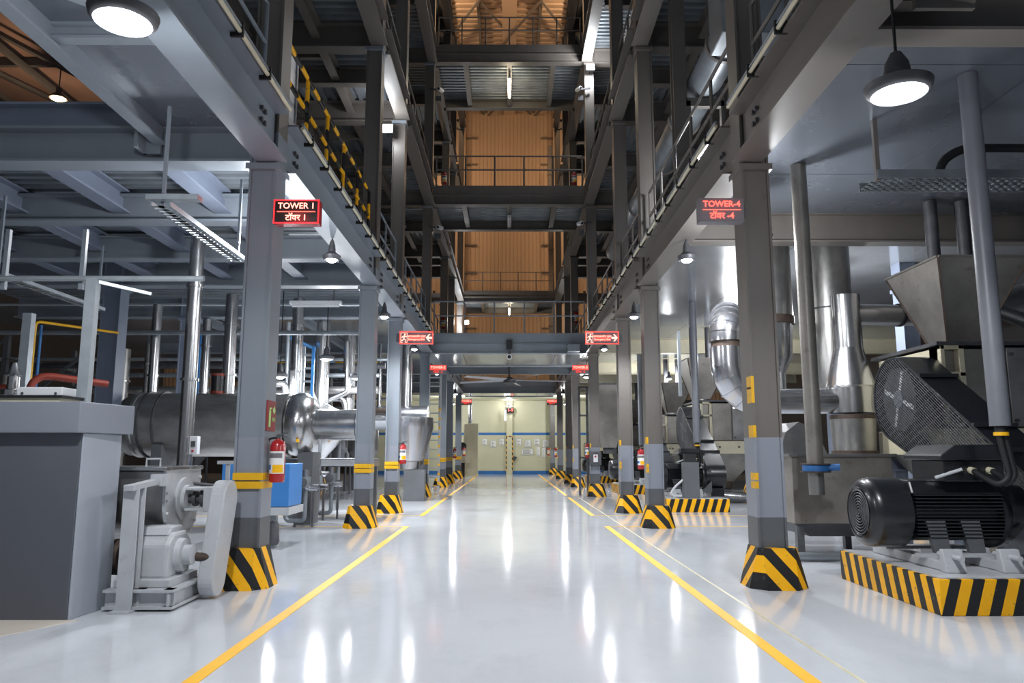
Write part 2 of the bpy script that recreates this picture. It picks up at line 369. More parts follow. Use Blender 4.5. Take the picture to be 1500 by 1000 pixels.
# ------------------------------------------------------------------ columns
def pedestal(x, y, root, half=.31, h=.41):
    cx, cy = x + (.04 if x > 0 else -.04), y; b = half; c = .15; t = .205; tc = .04
    def octo(r, k): return [(cx-r+k, cy-r), (cx+r-k, cy-r), (cx+r, cy-r+k), (cx+r, cy+r-k), (cx+r-k, cy+r), (cx-r+k, cy+r), (cx-r, cy+r-k), (cx-r, cy-r+k)]
    B = octo(b, c); T = octo(t, tc)
    vs = [(px, py, 0) for px, py in B] + [(px, py, h) for px, py in T]
    fs = [tuple(range(8))[::-1], tuple(range(8, 16))] + [(i, (i+1) % 8, 8 + (i+1) % 8, 8 + i) for i in range(8)]
    return MB().add(vs, fs).build('pedestal', 'hazard', root, smooth=0)
def column(s, y, top, label, group, upper='paint', lower='paint_low', split=1.56, bands=True, tape=False, x0=XI, wx=.31):
    xa, xb = sorted((s*x0, s*(x0 + wx))); cx = (xa + xb) / 2
    t = thing('steel_column', label, 'column', (cx, y + .17, 0), group)
    for nm, m, z0, z1 in (('foot_section', 'paint_dark', .35, .72), ('lower_shaft', lower, .72, split), ('upper_shaft', upper, split, min(top, 5.0)), ('tower_shaft', 'paint_warm' if top > 11 else upper, min(top, 5.0), top)):  # tower_shaft: dim warm light above the first level put into its colour
        mb = MB(); mb.box(xa, xa+.025, y, y+.34, z0, z1); mb.box(xb-.025, xb, y, y+.34, z0, z1); mb.box(xa+.025, xb-.025, y+.03, y+.31, z0, z1)
        sh = mb.build(nm, m, t, smooth=0)
        if nm == 'lower_shaft': low = sh
    pedestal(cx, y + .17, t)
    if bands:
        for z in (1.02, 1.11): MB().box(xa-.004, xb+.004, y-.004, y+.344, z, z+.075).build('tape_band', 'yellow_tape', low, smooth=0)
    if tape:
        for z, h in ((1.02, .075), (1.11, .075), (1.56, .13)): MB().box(xa-.004, xa+.03, y-.004, y+.15, z, z+h).build('tape_patch', 'yellow_tape', low, smooth=0)
    # cap plate under the edge beam
    for z in ZB:
        if z < top - .5:
            MB().box(xa-.03, xb+.03, y-.04, y+.38, z-.09, z-.02).build('bearing_plate', upper, t, smooth=0)
    return t
COLS = {}
for s in (-1, 1):
    for i, y in enumerate(ROWS + ([48.4] if s > 0 else [])):
        lab = f"{ORD[i]} grey steel column in the aisle row on the {SIDE[s]}, hazard-striped pedestal"
        COLS[s, i] = column(s, y, 22, lab, f'steel columns lining the aisle on the {SIDE[s]}', 'paint' if s < 0 else 'paint_warm', 'paint_low', 1.56, s < 0, s > 0)
for i, y in enumerate(ROWS[1:5]):
    column(-1, y, 10, f"blue-grey column of the outer row behind the machines, {ORD[i]} along, TOWER 1 side", 'outer row of columns on the TOWER 1 side', 'paint_blue', 'paint_blue', 1.56, False, False, 7.6, .36)
for i, y in enumerate(ROWS[1:5]):
    column(1, y, 10, f"blue-grey column of the outer row behind the pellet mills, {ORD[i]} along, TOWER-4 side", 'outer row of columns on the TOWER-4 side', 'paint_blue', 'paint_blue', 1.56, False, False, 7.7, .30)
# number plate of yellow tape high on the nearest TOWER-4 column
p = COLS[1, 0]
MB().box(XI - .005, XI + .028, 8.094, 8.25, 1.93, 2.22).build('tape_plate', 'yellow_tape', p, smooth=0)
text_obj('TOWER-4', .034, 'sign_black', p, (XI - .007, 8.17, 2.09), .001, face='-x')

# ------------------------------------------------------------------ mezzanine decks, level by level
def ib(parent, name, p0, p1, h, wd, m='paint', tf=.028): return MB().ibeam(p0, p1, h, wd, tf, .022).build(name, m, parent, smooth=0)
bounds = [1.0] + ROWS
for s in (-1, 1):
    for lv, zb in enumerate(ZB):
        d = shell('mezzanine_deck')
        mp = 'paint' if (lv == 0 and s < 0) else 'paint_warm'  # dimmer, warmer light on upper and TOWER-4 beams painted into the colour
        bs = bounds if lv == 0 else ROWS
        for a, b in zip(bs, bs[1:]):
            ya = a + (.34 if a > 2 else 0)
            ib(d, 'edge_beam', (s*XB, ya, zb), (s*XB, b, zb), .6, .34, mp)
            MB().box(s*(XB-.02), s*(XB+.14), ya, b, zb + .6, zb + .78).build('deck_edge_channel', 'lightgrey' if lv == 0 and s < 0 else mp, d, smooth=0)
        if lv < 2:                       # bolted splices on the aisle faces of the edge beams
            for a, b in list(zip(bs, bs[1:]))[:5]:
                mb = MB()
                for yy in (a + .75, b - .5):
                    for k in range(3):
                        for j in range(2): mb.bar((s*(XB - .02), yy + .10*j, zb + .15 + .13*k), (s*(XB - .05), yy + .10*j, zb + .15 + .13*k), .045, .045)
                mb.build('bolt_cluster', 'iron', d, smooth=0)['kind'] = 'stuff'
        if lv == 0: continue
        # upper levels: cross beams, joists and profiled sheets
        XF = 8.3
        for i in range(1, len(ROWS)):
            y = ROWS[i]
            ib(d, 'cross_beam', (s*XO, y + .17, zb), (s*XF, y + .17, zb), .55, .30, mp)
        for i, (a, b) in enumerate(zip(ROWS, ROWS[1:])):
            if lv > 1 and i == 0: continue
            if i > 4: break
            ym = (a + b) / 2 + .17
            ib(d, 'cross_beam', (s*XO, ym, zb + .12), (s*XF, ym, zb + .12), .42, .22, mp)
            for x in (4.0, 5.4, 6.8): ib(d, 'joist', (s*x, a + .3, zb + .2), (s*x, b + .05, zb + .2), .34, .18, mp)
            ib(d, 'joist', (s*4.0, (a+ym)/2, zb + .24), (s*5.4, (a+ym)/2, zb + .24), .2, .12, mp)
            for k, (xa, xb) in enumerate(((2.78, 4.0), (4.0, 5.4), (5.4, 6.8), (6.8, 8.4))):
                for ya, yb in ((a + .1, ym), (ym, b + .1)):
                    if i == 0 and k in (1, 2) and ya < 9 and lv == 1: continue
                    MB().corr(*sorted((s*xa, s*xb)), ya, yb, zb + .54, .22, .07, 'y' if (i + (ya != ym)) % 2 else 'x').build('deck_sheet', 'galv', d, smooth=0)

# first level, TOWER 1 side
d = shell('mezzanine_deck'); z1 = ZB[0]
ib(d, 'cross_beam', (-XO, 8.27, z1 + .02), (-12, 8.27, z1 + .02), .42, .30)
ib(d, 'cross_beam', (-XO, 8.30, z1 + .46), (-12, 8.30, z1 + .46), .30, .24, 'paint_blue')
MB().box(-4.15, -3.95, 8.10, 8.14, z1 + .10, z1 + .75).build('hanger_plate', 'paint', d, smooth=0)
MB().box(-4.15, -4.11, 7.9, 8.14, z1 + .10, z1 + .6).build('hanger_plate', 'paint', d, smooth=0)
for y in (10.4, 12.5): ib(d, 'cross_beam', (-XO, y, z1), (-12, y, z1), .40, .26)
for y in ROWS[1:]: ib(d, 'cross_beam', (-XO, y + .17, z1), (-12, y + .17, z1), .5, .30)
for x in (-4.1, -5.55, -7.0, -8.5, -10.2):
    for a, b in ((8.4, 10.4), (10.4, 12.5), (12.5, 14.5)): ib(d, 'joist', (x, a, z1 + .14), (x, b, z1 + .14), .32, .24, 'paint_blue')
for i, (xa, xb) in enumerate(((-4.1, -2.8), (-5.55, -4.1), (-7.0, -5.55), (-8.5, -7.0), (-10.2, -8.5), (-12, -10.2))):
    for j, (a, b) in enumerate(((8.4, 10.4), (10.4, 12.5), (12.5, 14.5), (14.6, 18.0))):
        if (i, j) in ((2, 1), (4, 1), (1, 2), (3, 2)): MB().box(xa, xb, a, b, z1 + .5, z1 + .54).build('deck_plate', 'paint', d, smooth=0)
        else: MB().corr(xa, xb, a, b, z1 + .47, .20, .06, 'x').build('deck_sheet', 'galv', d, smooth=0)
# smooth soffit beside the nearest lamp, with its frame and the opening outside it
for a, b in ((1.0, 3.3), (3.3, 5.6), (5.6, 8.1)):
    MB().box(-3.95, -2.72, a + .01, b - .01, z1 + .42, z1 + .45).build('soffit_panel', 'soffit', d, smooth=0)
ib(d, 'joist', (-3.95, 1, z1 + .20), (-3.95, 8.1, z1 + .20), .26, .14)
ib(d, 'joist', (-3.95, 6.05, z1 + .27), (-2.8, 6.05, z1 + .27), .15, .12)
MB().bar((-3.9, 5.1, z1 + .35), (-3.0, 5.9, z1 + .35), .10, .08).build('brace', 'paint', d, smooth=0)
# polished soffit further along, joined from sheets
for i in range(8):
    a, b = 18.1 + 2.9*i, 18.1 + 2.9*(i + 1)
    for xa, xb in ((-5.4, -2.75), (-8, -5.4), (-10.6, -8), (-14, -10.6)):
        MB().box(xa + .006, xb - .006, a + .006, b - .006, z1 + .34, z1 + .37).build('soffit_panel', 'mirror', d, smooth=0)
for x in (-5.4, -8): ib(d, 'joist', (x, 18.2, z1 + .1), (x, 40, z1 + .1), .22, .14)

# first level, TOWER-4 side: flush polished soffit under the whole deck
d = shell('mezzanine_deck')
for i in range(14):
    a, b = 1.0 + 2.9*i, 1.0 + 2.9*(i + 1)
    for xa, xb in ((2.75, 5.2), (5.2, 7.65), (7.65, 10.1), (10.1, 13.5)):
        MB().box(xa + .006, xb - .006, a + .006, b - .006, 5.12, 5.15).build('soffit_panel', 'mirror' if i > 3 else 'soffit', d, smooth=0)
for y, h in ((5.55, .42), (11.5, .48)): ib(d, 'cross_beam', (2.85, y, 4.66), (13.5, y, 4.66), h, .26, 'paint_warm')
for y in ROWS[3:]: ib(d, 'cross_beam', (XO, y + .17, z1), (13.5, y + .17, z1), .48, .28, 'cream')
MB().box(3.05, 3.5, 5.2, 5.24, 4.7, 5.1).build('bracket_plate', 'paint_warm', d, smooth=0)
MB().bar((2.75, 5.5, 4.9), (3.5, 5.2, 4.75), .16, .03).build('bracket_plate', 'paint_warm', d, smooth=0)

# lean-to roof and framing seen through the opening on the TOWER 1 side
ro = struct('roof_side', MB().box(-24, -8.4, 10, 40, 13.6, 13.7), 'clad_pink', smooth=0)
for k in range(10): MB().bar((-23.5, 10 + 3*k, 13.45), (-8.4, 10 + 3*k, 13.45), .14, .25).build('rafter', 'paint_dark', ro, smooth=0)
for k in range(8): MB().bar((-23 + 2*k, 10, 13.2), (-23 + 2*k, 40, 13.2), .12, .2).build('purlin', 'paint_dark', ro, smooth=0)
for k in range(6): MB().bar((-22 + 2.4*k, 13, 13.3), (-17 + 2.4*k, 27, 13.3), .14, .12).build('roof_brace', 'paint_dark', ro, smooth=0)

# ------------------------------------------------------------------ footbridges across the aisle
def bridge(y0, y1, zb, label, lamp_sheet='galv', m='paint_warm', smoothpan=False):
    t = thing('footbridge', label, 'footbridge', (0, y0, zb))
    X = XI - .03
    for y in (y0 + .1, y1 - .1):
        MB().ibeam((-X, y, zb), (X, y, zb), .34, .26).build('cross_beam', m, t, smooth=0)
        MB().box(-X, X, y - .09, y + .09, zb + .35, zb + .68).build('deck_edge_channel', m, t, smooth=0)
    for x in (-1.55, 0, 1.55): MB().ibeam((x, y0 + .2, zb + .05), (x, y1 - .2, zb + .05), .28, .17).build('joist', m, t, smooth=0)
    for xa, xb in ((-X, -1.55), (-1.55, 0), (0, 1.55), (1.55, X)):
        if smoothpan: MB().box(xa + .01, xb - .01, y0 + .2, y1 - .2, zb + .03, zb + .05).build('soffit_panel', 'mirror', t, smooth=0)
        else: MB().corr(xa, xb, y0 + .1, y1 - .1, zb + .34, .22, .06, 'x').build('deck_sheet', lamp_sheet, t, smooth=0)
    return t
bridge(24.5, 28.4, ZB[0] - .02, 'lowest grey footbridge, carrying the handrail just above the exit signs', 'galv', 'paint', True)
bridge(24.5, 27.6, ZB[1] + .02, 'middle grey footbridge crossing the aisle, second level up', 'galv')
bridge(24.5, 28.2, ZB[2], 'topmost grey footbridge crossing below the orange-lit roof, warm tube beneath', 'galv')
bridge(41.2, 44.2, ZB[0] - .02, 'low footbridge above the far TOWER signs at the aisle end', 'galv', 'paint', True)
bridge(41.2, 44.6, ZB[1], 'more distant second-level footbridge, in front of the orange end wall', 'galv')

# ------------------------------------------------------------------ handrails
def rail(p0, p1, n, label, m='paint', group='handrails', h=1.08, post=.048, ends=False):
    p0 = Vector(p0); p1 = Vector(p1)
    t = thing('handrail', label, 'handrail', p0, group)
    mo = M[m] if isinstance(m, str) else m
    up = Vector((0, 0, 1))
    for nm, z in (('top_rail', h), ('mid_rail', h * .55)): MB().cyl(p0 + up*z, p1 + up*z, post/2, n=8).build(nm, m, t)
    for k in range(n + 1):
        q = p0.lerp(p1, k / n); MB().cyl(q, q + up*h, post/2, n=8).build('post', m, t)
    return t
LV = ['first', 'second', 'third', 'top']
for s in (-1, 1):
    for lv, zb in enumerate(ZB[:3]):
        bs = bounds if lv == 0 else ROWS
        for i, (a, b) in enumerate(zip(bs, bs[1:])):
            if lv == 2 and i < 2: continue
            if i > (4 if lv == 0 else 4): continue
            where = f"between {ORD[i-1 if lv==0 else i]} and {ORD[i if lv==0 else i+1]} columns" if not (lv == 0 and i == 0) else 'overhead, before the first column'
            stri = s < 0 and lv == 0 and i == 1
            lab = f"{'black-yellow' if stri else 'grey'} handrail on the {SIDE[s]}, {LV[lv]} level, {where}"
            rail((s*(XB + .1), a + (.5 if a > 2 else 0), zb + .78), (s*(XB + .1), b - .12, zb + .78), max(2, int((b - a) / 1.25)), lab,
                 'hazard_rail' if stri else ('paint' if lv == 0 and s < 0 else 'paint_warm'), 'handrails along the mezzanine edges', post=.06 if stri else .05)
rail((-2.5, 24.6, ZB[0] + .66), (2.5, 24.6, ZB[0] + .66), 5, 'grey handrail on the lowest footbridge, above the exit signs', 'paint', 'footbridge handrails')
rail((-2.5, 24.6, ZB[1] + .7), (2.5, 24.6, ZB[1] + .7), 5, 'brown-grey handrail on the middle footbridge, before the orange wall', 'paint_warm', 'footbridge handrails', post=.06)
rail((-2.5, 24.6, ZB[2] + .68), (2.5, 24.6, ZB[2] + .68), 6, 'dark handrail on the topmost footbridge against the orange roof', 'paint_warm', 'footbridge handrails')
rail((-2.5, 41.3, ZB[1] + .68), (2.5, 41.3, ZB[1] + .68), 5, 'dark handrail of the distant second-level footbridge before the end wall', 'paint_warm', 'footbridge handrails')
rail((-2.5, 41.3, ZB[0] + .66), (2.5, 41.3, ZB[0] + .66), 5, 'handrail on the far low footbridge at the aisle end', 'paint', 'footbridge handrails')
# outer framing on the upper levels of both towers: stair stringers and posts
for s in (-1, 1):
    for i, (y, z) in enumerate(((18.4, ZB[0] + .7), (25.4, ZB[0] + .7))):
        t = thing('steel_stair', f"grey steel stair behind the {ORD[2+i]} column, {SIDE[s]}, first to second level", 'stair', (s*4.8, y, z))
        y1, zt = y + 5.0, ZB[1] + .6
        for x in (4.4, 5.2): MB().bar((s*x, y, z), (s*x, y1, zt), .06, .24).build('stringer', 'paint', t, smooth=0)
        n = 16
        for k in range(n):
            q = (k + .5) / n; yy = y + (y1 - y)*q; zz = z + (zt - z)*q
            MB().box(s*4.42, s*5.18, yy - .13, yy + .13, zz, zz + .03).build('tread', 'galv', t, smooth=0)

# ================================================================== LAMPS
COOL = (.95, .97, 1.0); WARM = (1.0, .64, .37)
def pendant(loc, label, power, top=4.64, group='pendant lamps of the hall', r=.115, kind='SPOT'):
    x, y, z = loc; cord = max(0, top - z - .3)
    t = thing('pendant_lamp', label, 'lamp', (x, y, z), group)
    MB().lathe((x, y, z + .02), (0, 0, 1), [(0, r*.72), (-.012, r*.98), (.02, r*1.15), (.06, r*1.2), (.075, r*.95), (.12, r*.5), (.22, r*.42), (.30, r*.2)], 24).build('housing', 'iron', t)
    MB().lathe((x, y, z + .03), (0, 0, -1), [(0, r*.74), (.03, r*.66), (.05, r*.4), (.058, .0)], 18).build('lens', 'lens', t)
    if cord: MB().cyl((x, y, z + .3), (x, y, z + .3 + cord), .012, n=6).build('cord', 'black_dull', t)
    if kind == 'BOTH': light('POINT', (x, y, z - .16), power * .28, COOL, t, .10); kind = 'SPOT'; power *= .95
    light(kind, (x, y, z - .16), power, COOL, t, .10)
    return t
def lamp_label(s, where): return f"pendant lamp below the {SIDE[s]} edge beam, {where}"
pl = at(180, 35, 4.75); pendant(pl, lamp_label(-1, 'glaring before the smooth soffit'), LAMP_W * .85, 4.66, r=.19, kind='BOTH')
q = at(1317, 140, 5.0); pendant(q, 'glaring pendant lamp on a black cable below the polished soffit, TOWER-4 side', LAMP_W * .85, 5.13, r=.19, kind='BOTH')
for k, (y, wh) in enumerate(((11.2, 'first to second column'), (16.1, 'second to third column'), (21.3, 'third to fourth column'), (28.0, 'fourth to fifth column'), (38.0, 'near the aisle end'))):
    for s in (-1, 1): pendant((s*2.72, y, 4.30), lamp_label(s, wh), LAMP_W * (1.0 if y < 30 else .8), 4.66)
for (px, py, y, lab, pw) in ((478, 527, 17.6, 'lamp glowing above the stainless cylinder vessel on the TOWER 1 side', 1.1), (410, 553, 16.6, 'lamp beside the first TOWER 1 column, above the dished tank head', .8),
                             (523, 555, 19, 'small lamp just beside the second TOWER 1 column, deep in the bay', .8), (860, 553, 26.5, 'bright lamp below the TOWER-4 side of the lowest footbridge', .8)):
    pendant(at(px, py, y), lab, LAMP_W * pw, 5.0, r=.15, kind='BOTH')
for x, y, lab in ((3.45, 9.9, 'added fill lamp out of sight behind the first TOWER-4 column'), (-3.1, 9.3, 'added fill lamp out of sight behind the first TOWER 1 column'), (3.35, 45.0, 'unseen fill lamp added below the end wall ceiling, TOWER-4 side'), (-3.35, 45.0, 'unseen fill lamp added below the end wall ceiling, TOWER 1 side'), (6.3, 14.5, 'added fill lamp above the first pellet mill hopper'), (6.5, 21.5, 'added fill lamp between the two pellet mills'),(6.3, 29.5, 'added fill lamp above the third pellet mill')):  # fill lamps added to brighten the bays and end wall, mostly out of sight
    pendant((x, y, 4.25), lab, LAMP_W * (.5 if y < 11 else .85), 5.12 if x > 0 and y < 40 else 4.9, kind='POINT')
def flood(loc, label, power, r=.15):
    x, y, z = loc
    t = thing('floodlight', label, 'lamp', (x, y, z), 'floodlights on the upper columns')
    MB().box(x-r, x+r, y, y+.10, z-r*.8, z+r*.8).build('housing', 'iron', t, bevel=.01)
    MB().box(x-r*.85, x+r*.85, y-.015, y, z-r*.65, z+r*.65).build('lens', 'lens', t)
    MB().bar((x, y+.1, z), (x, y+.25, z-.1), .05, .05).build('bracket', 'iron', t)
    light('POINT', (x, y-.25, z-.05), power, COOL, t, .12)
flood(at(567, 188, 17.6), 'white floodlight on the third TOWER 1 column, second level', LAMP_W * .14)
flood(at(865, 98, 24.2), 'white floodlight on the fourth TOWER-4 column near the topmost footbridge', LAMP_W * .5)
flood(at(683, 472, 40.9), 'white floodlight behind the lowest footbridge rail, TOWER 1 side', LAMP_W * .6)
flood(at(745, 591, YE - .6), 'small white floodlight on the cream end wall post', LAMP_W * .10, .07)
def tube_lamp(p0, p1, label, lens, power=0, color=COOL, w=.12, group='tube lamps', hang=.25):
    p0 = Vector(p0); p1 = Vector(p1); c = (p0 + p1) / 2
    t = thing('tube_lamp', label, 'lamp', c, group)
    MB().bar(p0, p1, w, .06, ov=.05).build('batten', 'white', t, smooth=0)
    d = (p1 - p0).normalized() * .04
    if hang:
        for q in (p0.lerp(p1, .15), p0.lerp(p1, .85)): MB().cyl(q + Vector((0, 0, .06)), q + Vector((0, 0, .06 + hang)), .012, n=6).build('hanger', 'iron', t)
    MB().cyl(p0 + d, p1 - d, .035, n=10).build('tube', lens, t)
    if power: light('POINT', c - Vector((0, 0, .2)), power, color, t, .2)
tube_lamp((0, 25.4, 14.72), (0, 26.9, 14.72), 'warm glowing tube lamp under the topmost footbridge', 'lens_warm', TUBE_W, (1, .85, .6))
tube_lamp((0, 25.4, 9.55), (0, 26.6, 9.55), 'unlit tube lamp under the middle footbridge', 'white')
tube_lamp((0, 42.0, 9.5), (0, 44, 9.5), 'warm tube lamp under the distant second-level footbridge', 'lens_warm', TUBE_W, (1, .85, .6))
a = at(1012, 248, 13.0); tube_lamp(a, a + Vector((.45, .0, .62)), 'tilted white tube lamp beside the round duct, TOWER-4 side', 'lens', TUBE_W * 1.6)
tube_lamp(at(425, 447, 14.25), at(500, 447, 14.25), 'unlit white tube lamp on the cross beam beside the second TOWER 1 column', 'white')
tube_lamp(at(449, 131, 17.8), at(516, 131, 17.8), 'unlit tube lamp on the upper cross beam of the TOWER 1 side', 'white')
tube_lamp(at(977, 131, 17.8), at(1004, 131, 17.8), 'unlit tube lamp on the upper cross beam of the TOWER-4 side', 'white')
tube_lamp(at(740, 600, YE - .5) + Vector((0, 0, 0)), at(740, 616, YE - .5), 'short lit vertical tube lamp beside the red number display', 'lens_dim', 0)
# warm high-bay lamps of the roof space
for i, (x, y, z) in enumerate(((-5.4, 47.5, 20), (5.4, 47.5, 20), (-4.8, 47, 11.2), (4.8, 47, 11.2), (-4.5, 36, 24.8), (4.5, 36, 24.8), (-14, 22, 12.2))):
    t = thing('high_bay_lamp', ['warm high-bay lamp hidden behind the TOWER 1 floors, lighting the orange wall', 'warm high-bay lamp hidden behind the TOWER-4 floors, lighting the orange wall',
        'warm high-bay lamp at second level by the end wall, TOWER 1 side', 'warm high-bay lamp at second level by the end wall, TOWER-4 side', 'warm high-bay lamp under the roof, TOWER 1 side', 'warm high-bay lamp under the roof, TOWER-4 side', 'warm high-bay lamp under the pinkish side roof'][i], 'lamp', (x, y, z))
    MB().lathe((x, y, z + .05), (0, 0, 1), [(0, .25), (.12, .18), (.2, .08), (.35, .08)], 16).build('housing', 'iron', t)
    MB().lathe((x, y, z + .06), (0, 0, -1), [(0, .22), (.05, .15), (.08, 0)], 16).build('lens', 'lens_warm', t)
    if i in (2, 3): MB().bar((x, y, z + .3), (x, HALL_Y1 - .06, z + .3), .06, .06).build('arm', 'iron', t)
    else: MB().cyl((x, y, z + .3), (x, y, 13.6 if i == 6 else ROOF), .02, n=6).build('suspension_rod', 'iron', t)
    light('POINT', (x, y, z - .25), WARM_W * (1.1, 1.1, .4, .4, 2.2, 2.2, .35)[i], WARM, t, .2)

# ================================================================== SIGNS
def tower_sign(s, y, py, wpx, en, hi, label, glow):
    """illuminated tower number box fixed to the aisle corner of a column"""
    w, h, dp = .50, .27, .13
    z = at(746 + s*250, py, y).z; xa = s*2.60; xb = s*(2.60 - w); xl, xr = sorted((xa, xb)); cx = (xl + xr)/2
    t = thing('tower_sign', label, 'sign', (cx, y, z))
    MB().box(xl, xr, y, y + dp, z - h/2, z + h/2).build('sign_box', 'acrylic' if glow else 'sign_grey', t, smooth=0, bevel=.004)
    fc = MB().box(xl + .012, xr - .012, y - .006, y, z - h/2 + .012, z + h/2 - .012).build('sign_face', 'sign_black' if glow else 'sign_grey', t, smooth=0)
    if glow:
        mb = MB(); e = .012
        mb.box(xl, xr, y - .012, y - .004, z + h/2 - e, z + h/2); mb.box(xl, xr, y - .012, y - .004, z - h/2, z - h/2 + e)
        mb.box(xl, xl + e, y - .012, y - .004, z - h/2, z + h/2); mb.box(xr - e, xr, y - .012, y - .004, z - h/2, z + h/2)
        mb.build('glowing_rim', 'led_glow', t, smooth=0)
        light('POINT', (cx, y - .15, z - .05), 2.5, (1, .03, .03), t, .1)
    else: light('POINT', (cx, y - .15, z + .1), .5, (1, .04, .03), t, .1)
    text_obj(en, .094, 'led_hot' if glow else 'led', fc, (cx, y - .010, z + .062), .004)
    MB().box(xl + .04, xr - .04, y - .012, y - .007, z - .006, z + .002).build('divider_line', 'led', fc, smooth=0)
    text_obj(hi, .094, 'led_hot' if glow else 'led', fc, (cx, y - .010, z - .072), .004)
    MB().bar((s*2.62, y + .05, z), (s*2.58, y + .05, z), .04, .15).build('bracket', 'iron', t, smooth=0)
tower_sign(-1, 8.0, 310, 66, 'TOWER 1', 'टॉवर 1', 'black box sign with glowing red rim reading TOWER 1', True)
tower_sign(1, 8.0, 307, 68, 'TOWER-4', 'टॉवर -4', 'grey box sign with red letters reading TOWER-4', False)
def far_sign(s, y, pz, en, hi, label):
    w, h = .55, .30; z = pz; xl, xr = sorted((s*2.60, s*(2.60 - w))); cx = (xl + xr)/2
    t = thing('tower_sign', label, 'sign', (cx, y, z))
    MB().box(xl, xr, y, y + .12, z - h/2, z + h/2).build('sign_box', 'sign_grey', t, smooth=0)
    fc = MB().box(xl + .01, xr - .01, y - .006, y, z - .02, z + h/2 - .01).build('glowing_panel', 'led_panel', t, smooth=0)
    text_obj(en, .11, 'led_hot', fc, (cx, y - .012, z + .065), .004); text_obj(hi, .11, 'led_panel', fc, (cx, y - .012, z - .08), .004)
far_sign(-1, 24.4, at(640, 541, 24.4).z, 'TOWER-2', 'टॉवर -2', 'red lit box sign at the fourth TOWER 1 column, reading TOWER-2')
far_sign(1, 24.4, at(851, 541, 24.4).z, 'TOWER-5', 'टॉवर -5', 'red lit box sign at the fourth TOWER-4 column, reading TOWER-5')
far_sign(-1, 41.0, at(684, 589, 41.0).z, 'TOWER-3', 'टॉवर -3', 'small red lit box sign at the aisle end, reading TOWER-3')
far_sign(1, 41.0, at(810, 589, 41.0).z, 'TOWER-6', 'टॉवर -6', 'small red lit box sign at the aisle end, reading TOWER-6')
def exit_sign(s, label):
    y = 17.75; z = at(612, 494.5, y).z; w, h = .80, .31; xl, xr = sorted((s*2.62, s*(2.62 - w)))
    t = thing('exit_sign', label, 'sign', ((xl+xr)/2, y, z))
    MB().box(xl, xr, y, y + .06, z - h/2, z + h/2).build('sign_box', 'sign_grey', t, smooth=0)
    mb = MB(); e = .022; f = y - .012; g = y - .002
    mb.box(xl, xr, f, g, z + h/2 - e, z + h/2); mb.box(xl, xr, f, g, z - h/2, z - h/2 + e); mb.box(xl, xl + e, f, g, z - h/2, z + h/2); mb.box(xr - e, xr, f, g, z - h/2, z + h/2)
    mb.build('glowing_rim', 'led_rim', t, smooth=0)
    # running man in a doorway, at the outer end on the first and at the inner end on the other
    px = xl + .03
    mb = MB(); b = .012
    def seg(x0, z0, x1, z1, wd=.018): mb.bar((px + x0, y - .008, z + z0), (px + x1, y - .008, z + z1), .008, wd, up=(0, 0, 1) if abs(x1-x0) > abs(z1-z0) else (1, 0, 0))
    for (x0, z0, x1, z1) in ((0, -.115, 0, .115), (0, .115, .15, .115), (.15, .115, .15, -.115), (0, -.115, .04, -.115), (.10, -.115, .15, -.115)): seg(x0, z0, x1, z1, .010)
    seg(.085, .045, .07, -.02, .026); seg(.085, .045, .12, .02); seg(.12, .02, .14, .04, .014); seg(.085, .045, .04, .03, .014); seg(.04, .03, .025, 0, .014)
    seg(.07, -.02, .11, -.05); seg(.11, -.05, .105, -.10, .016); seg(.07, -.02, .05, -.06); seg(.05, -.06, .015, -.075, .016)
    mb.cyl((px + .095, y - .012, z + .075), (px + .095, y - .004, z + .075), .02, n=12)
    mb.build('running_figure', 'led_hot', t, smooth=0)
    a = px + .18; bb = xr - .20
    gp = MB().box(a, bb, f + .004, g, z - .075, z + .07).build('glowing_panel', 'led_panel', t, smooth=0)
    text_obj('आपातकालीन द्वार', .062, 'led_hot', gp, ((a + bb)/2, y - .012, z + .03), .003); text_obj('Emergency Exit', .062, 'led_hot', gp, ((a + bb)/2, y - .012, z - .04), .003)
    cx = xr - .10; mb = MB(); k = s
    mb.prism([(cx + k*.075, z), (cx + k*.0, z + .085), (cx - k*.035, z + .085), (cx + k*.02, z + .022), (cx - k*.075, z + .022), (cx - k*.075, z - .022), (cx + k*.02, z - .022), (cx - k*.035, z - .085), (cx, z - .085)], 'y', f, g)
    mb.build('arrow', 'led_hot', t, smooth=0)
    MB().bar((s*2.62, y + .03, z), (s*2.70, y + .03, z), .05, .2).build('bracket', 'iron', t, smooth=0)
exit_sign(-1, 'red lit exit sign with running figure and arrow pointing to the TOWER 1 side')
exit_sign(1, 'red lit exit sign with running figure and arrow pointing to the TOWER-4 side')
# fire point sign on the first column
s0 = thing('fire_point_sign', 'red-brown fire point sign with green extinguisher print on the first TOWER 1 column', 'sign', (-2.60, 8.27, 1.95))
zs = at(393, 609, 8.27).z
MB().box(-2.618, -2.605, 8.13, 8.42, zs - .165, zs + .165).build('sign_plate', 'sign_red', s0, smooth=0)
mb = MB(); mb.box(-2.604, -2.600, 8.18, 8.235, zs - .12, zs + .05); mb.box(-2.604, -2.600, 8.19, 8.225, zs + .05, zs + .08); mb.box(-2.604, -2.600, 8.21, 8.27, zs + .075, zs + .09)
mb.prism([(8.30, zs + .06), (8.345, zs + .11), (8.39, zs + .06), (8.345, zs + .02)], 'x', -2.604, -2.600); mb.build('extinguisher_print', 'glow_green', s0, smooth=0)
text_obj('FIRE', .06, 'glow_green', s0, (-2.601, 8.33, zs - .04), .001, face='+x')

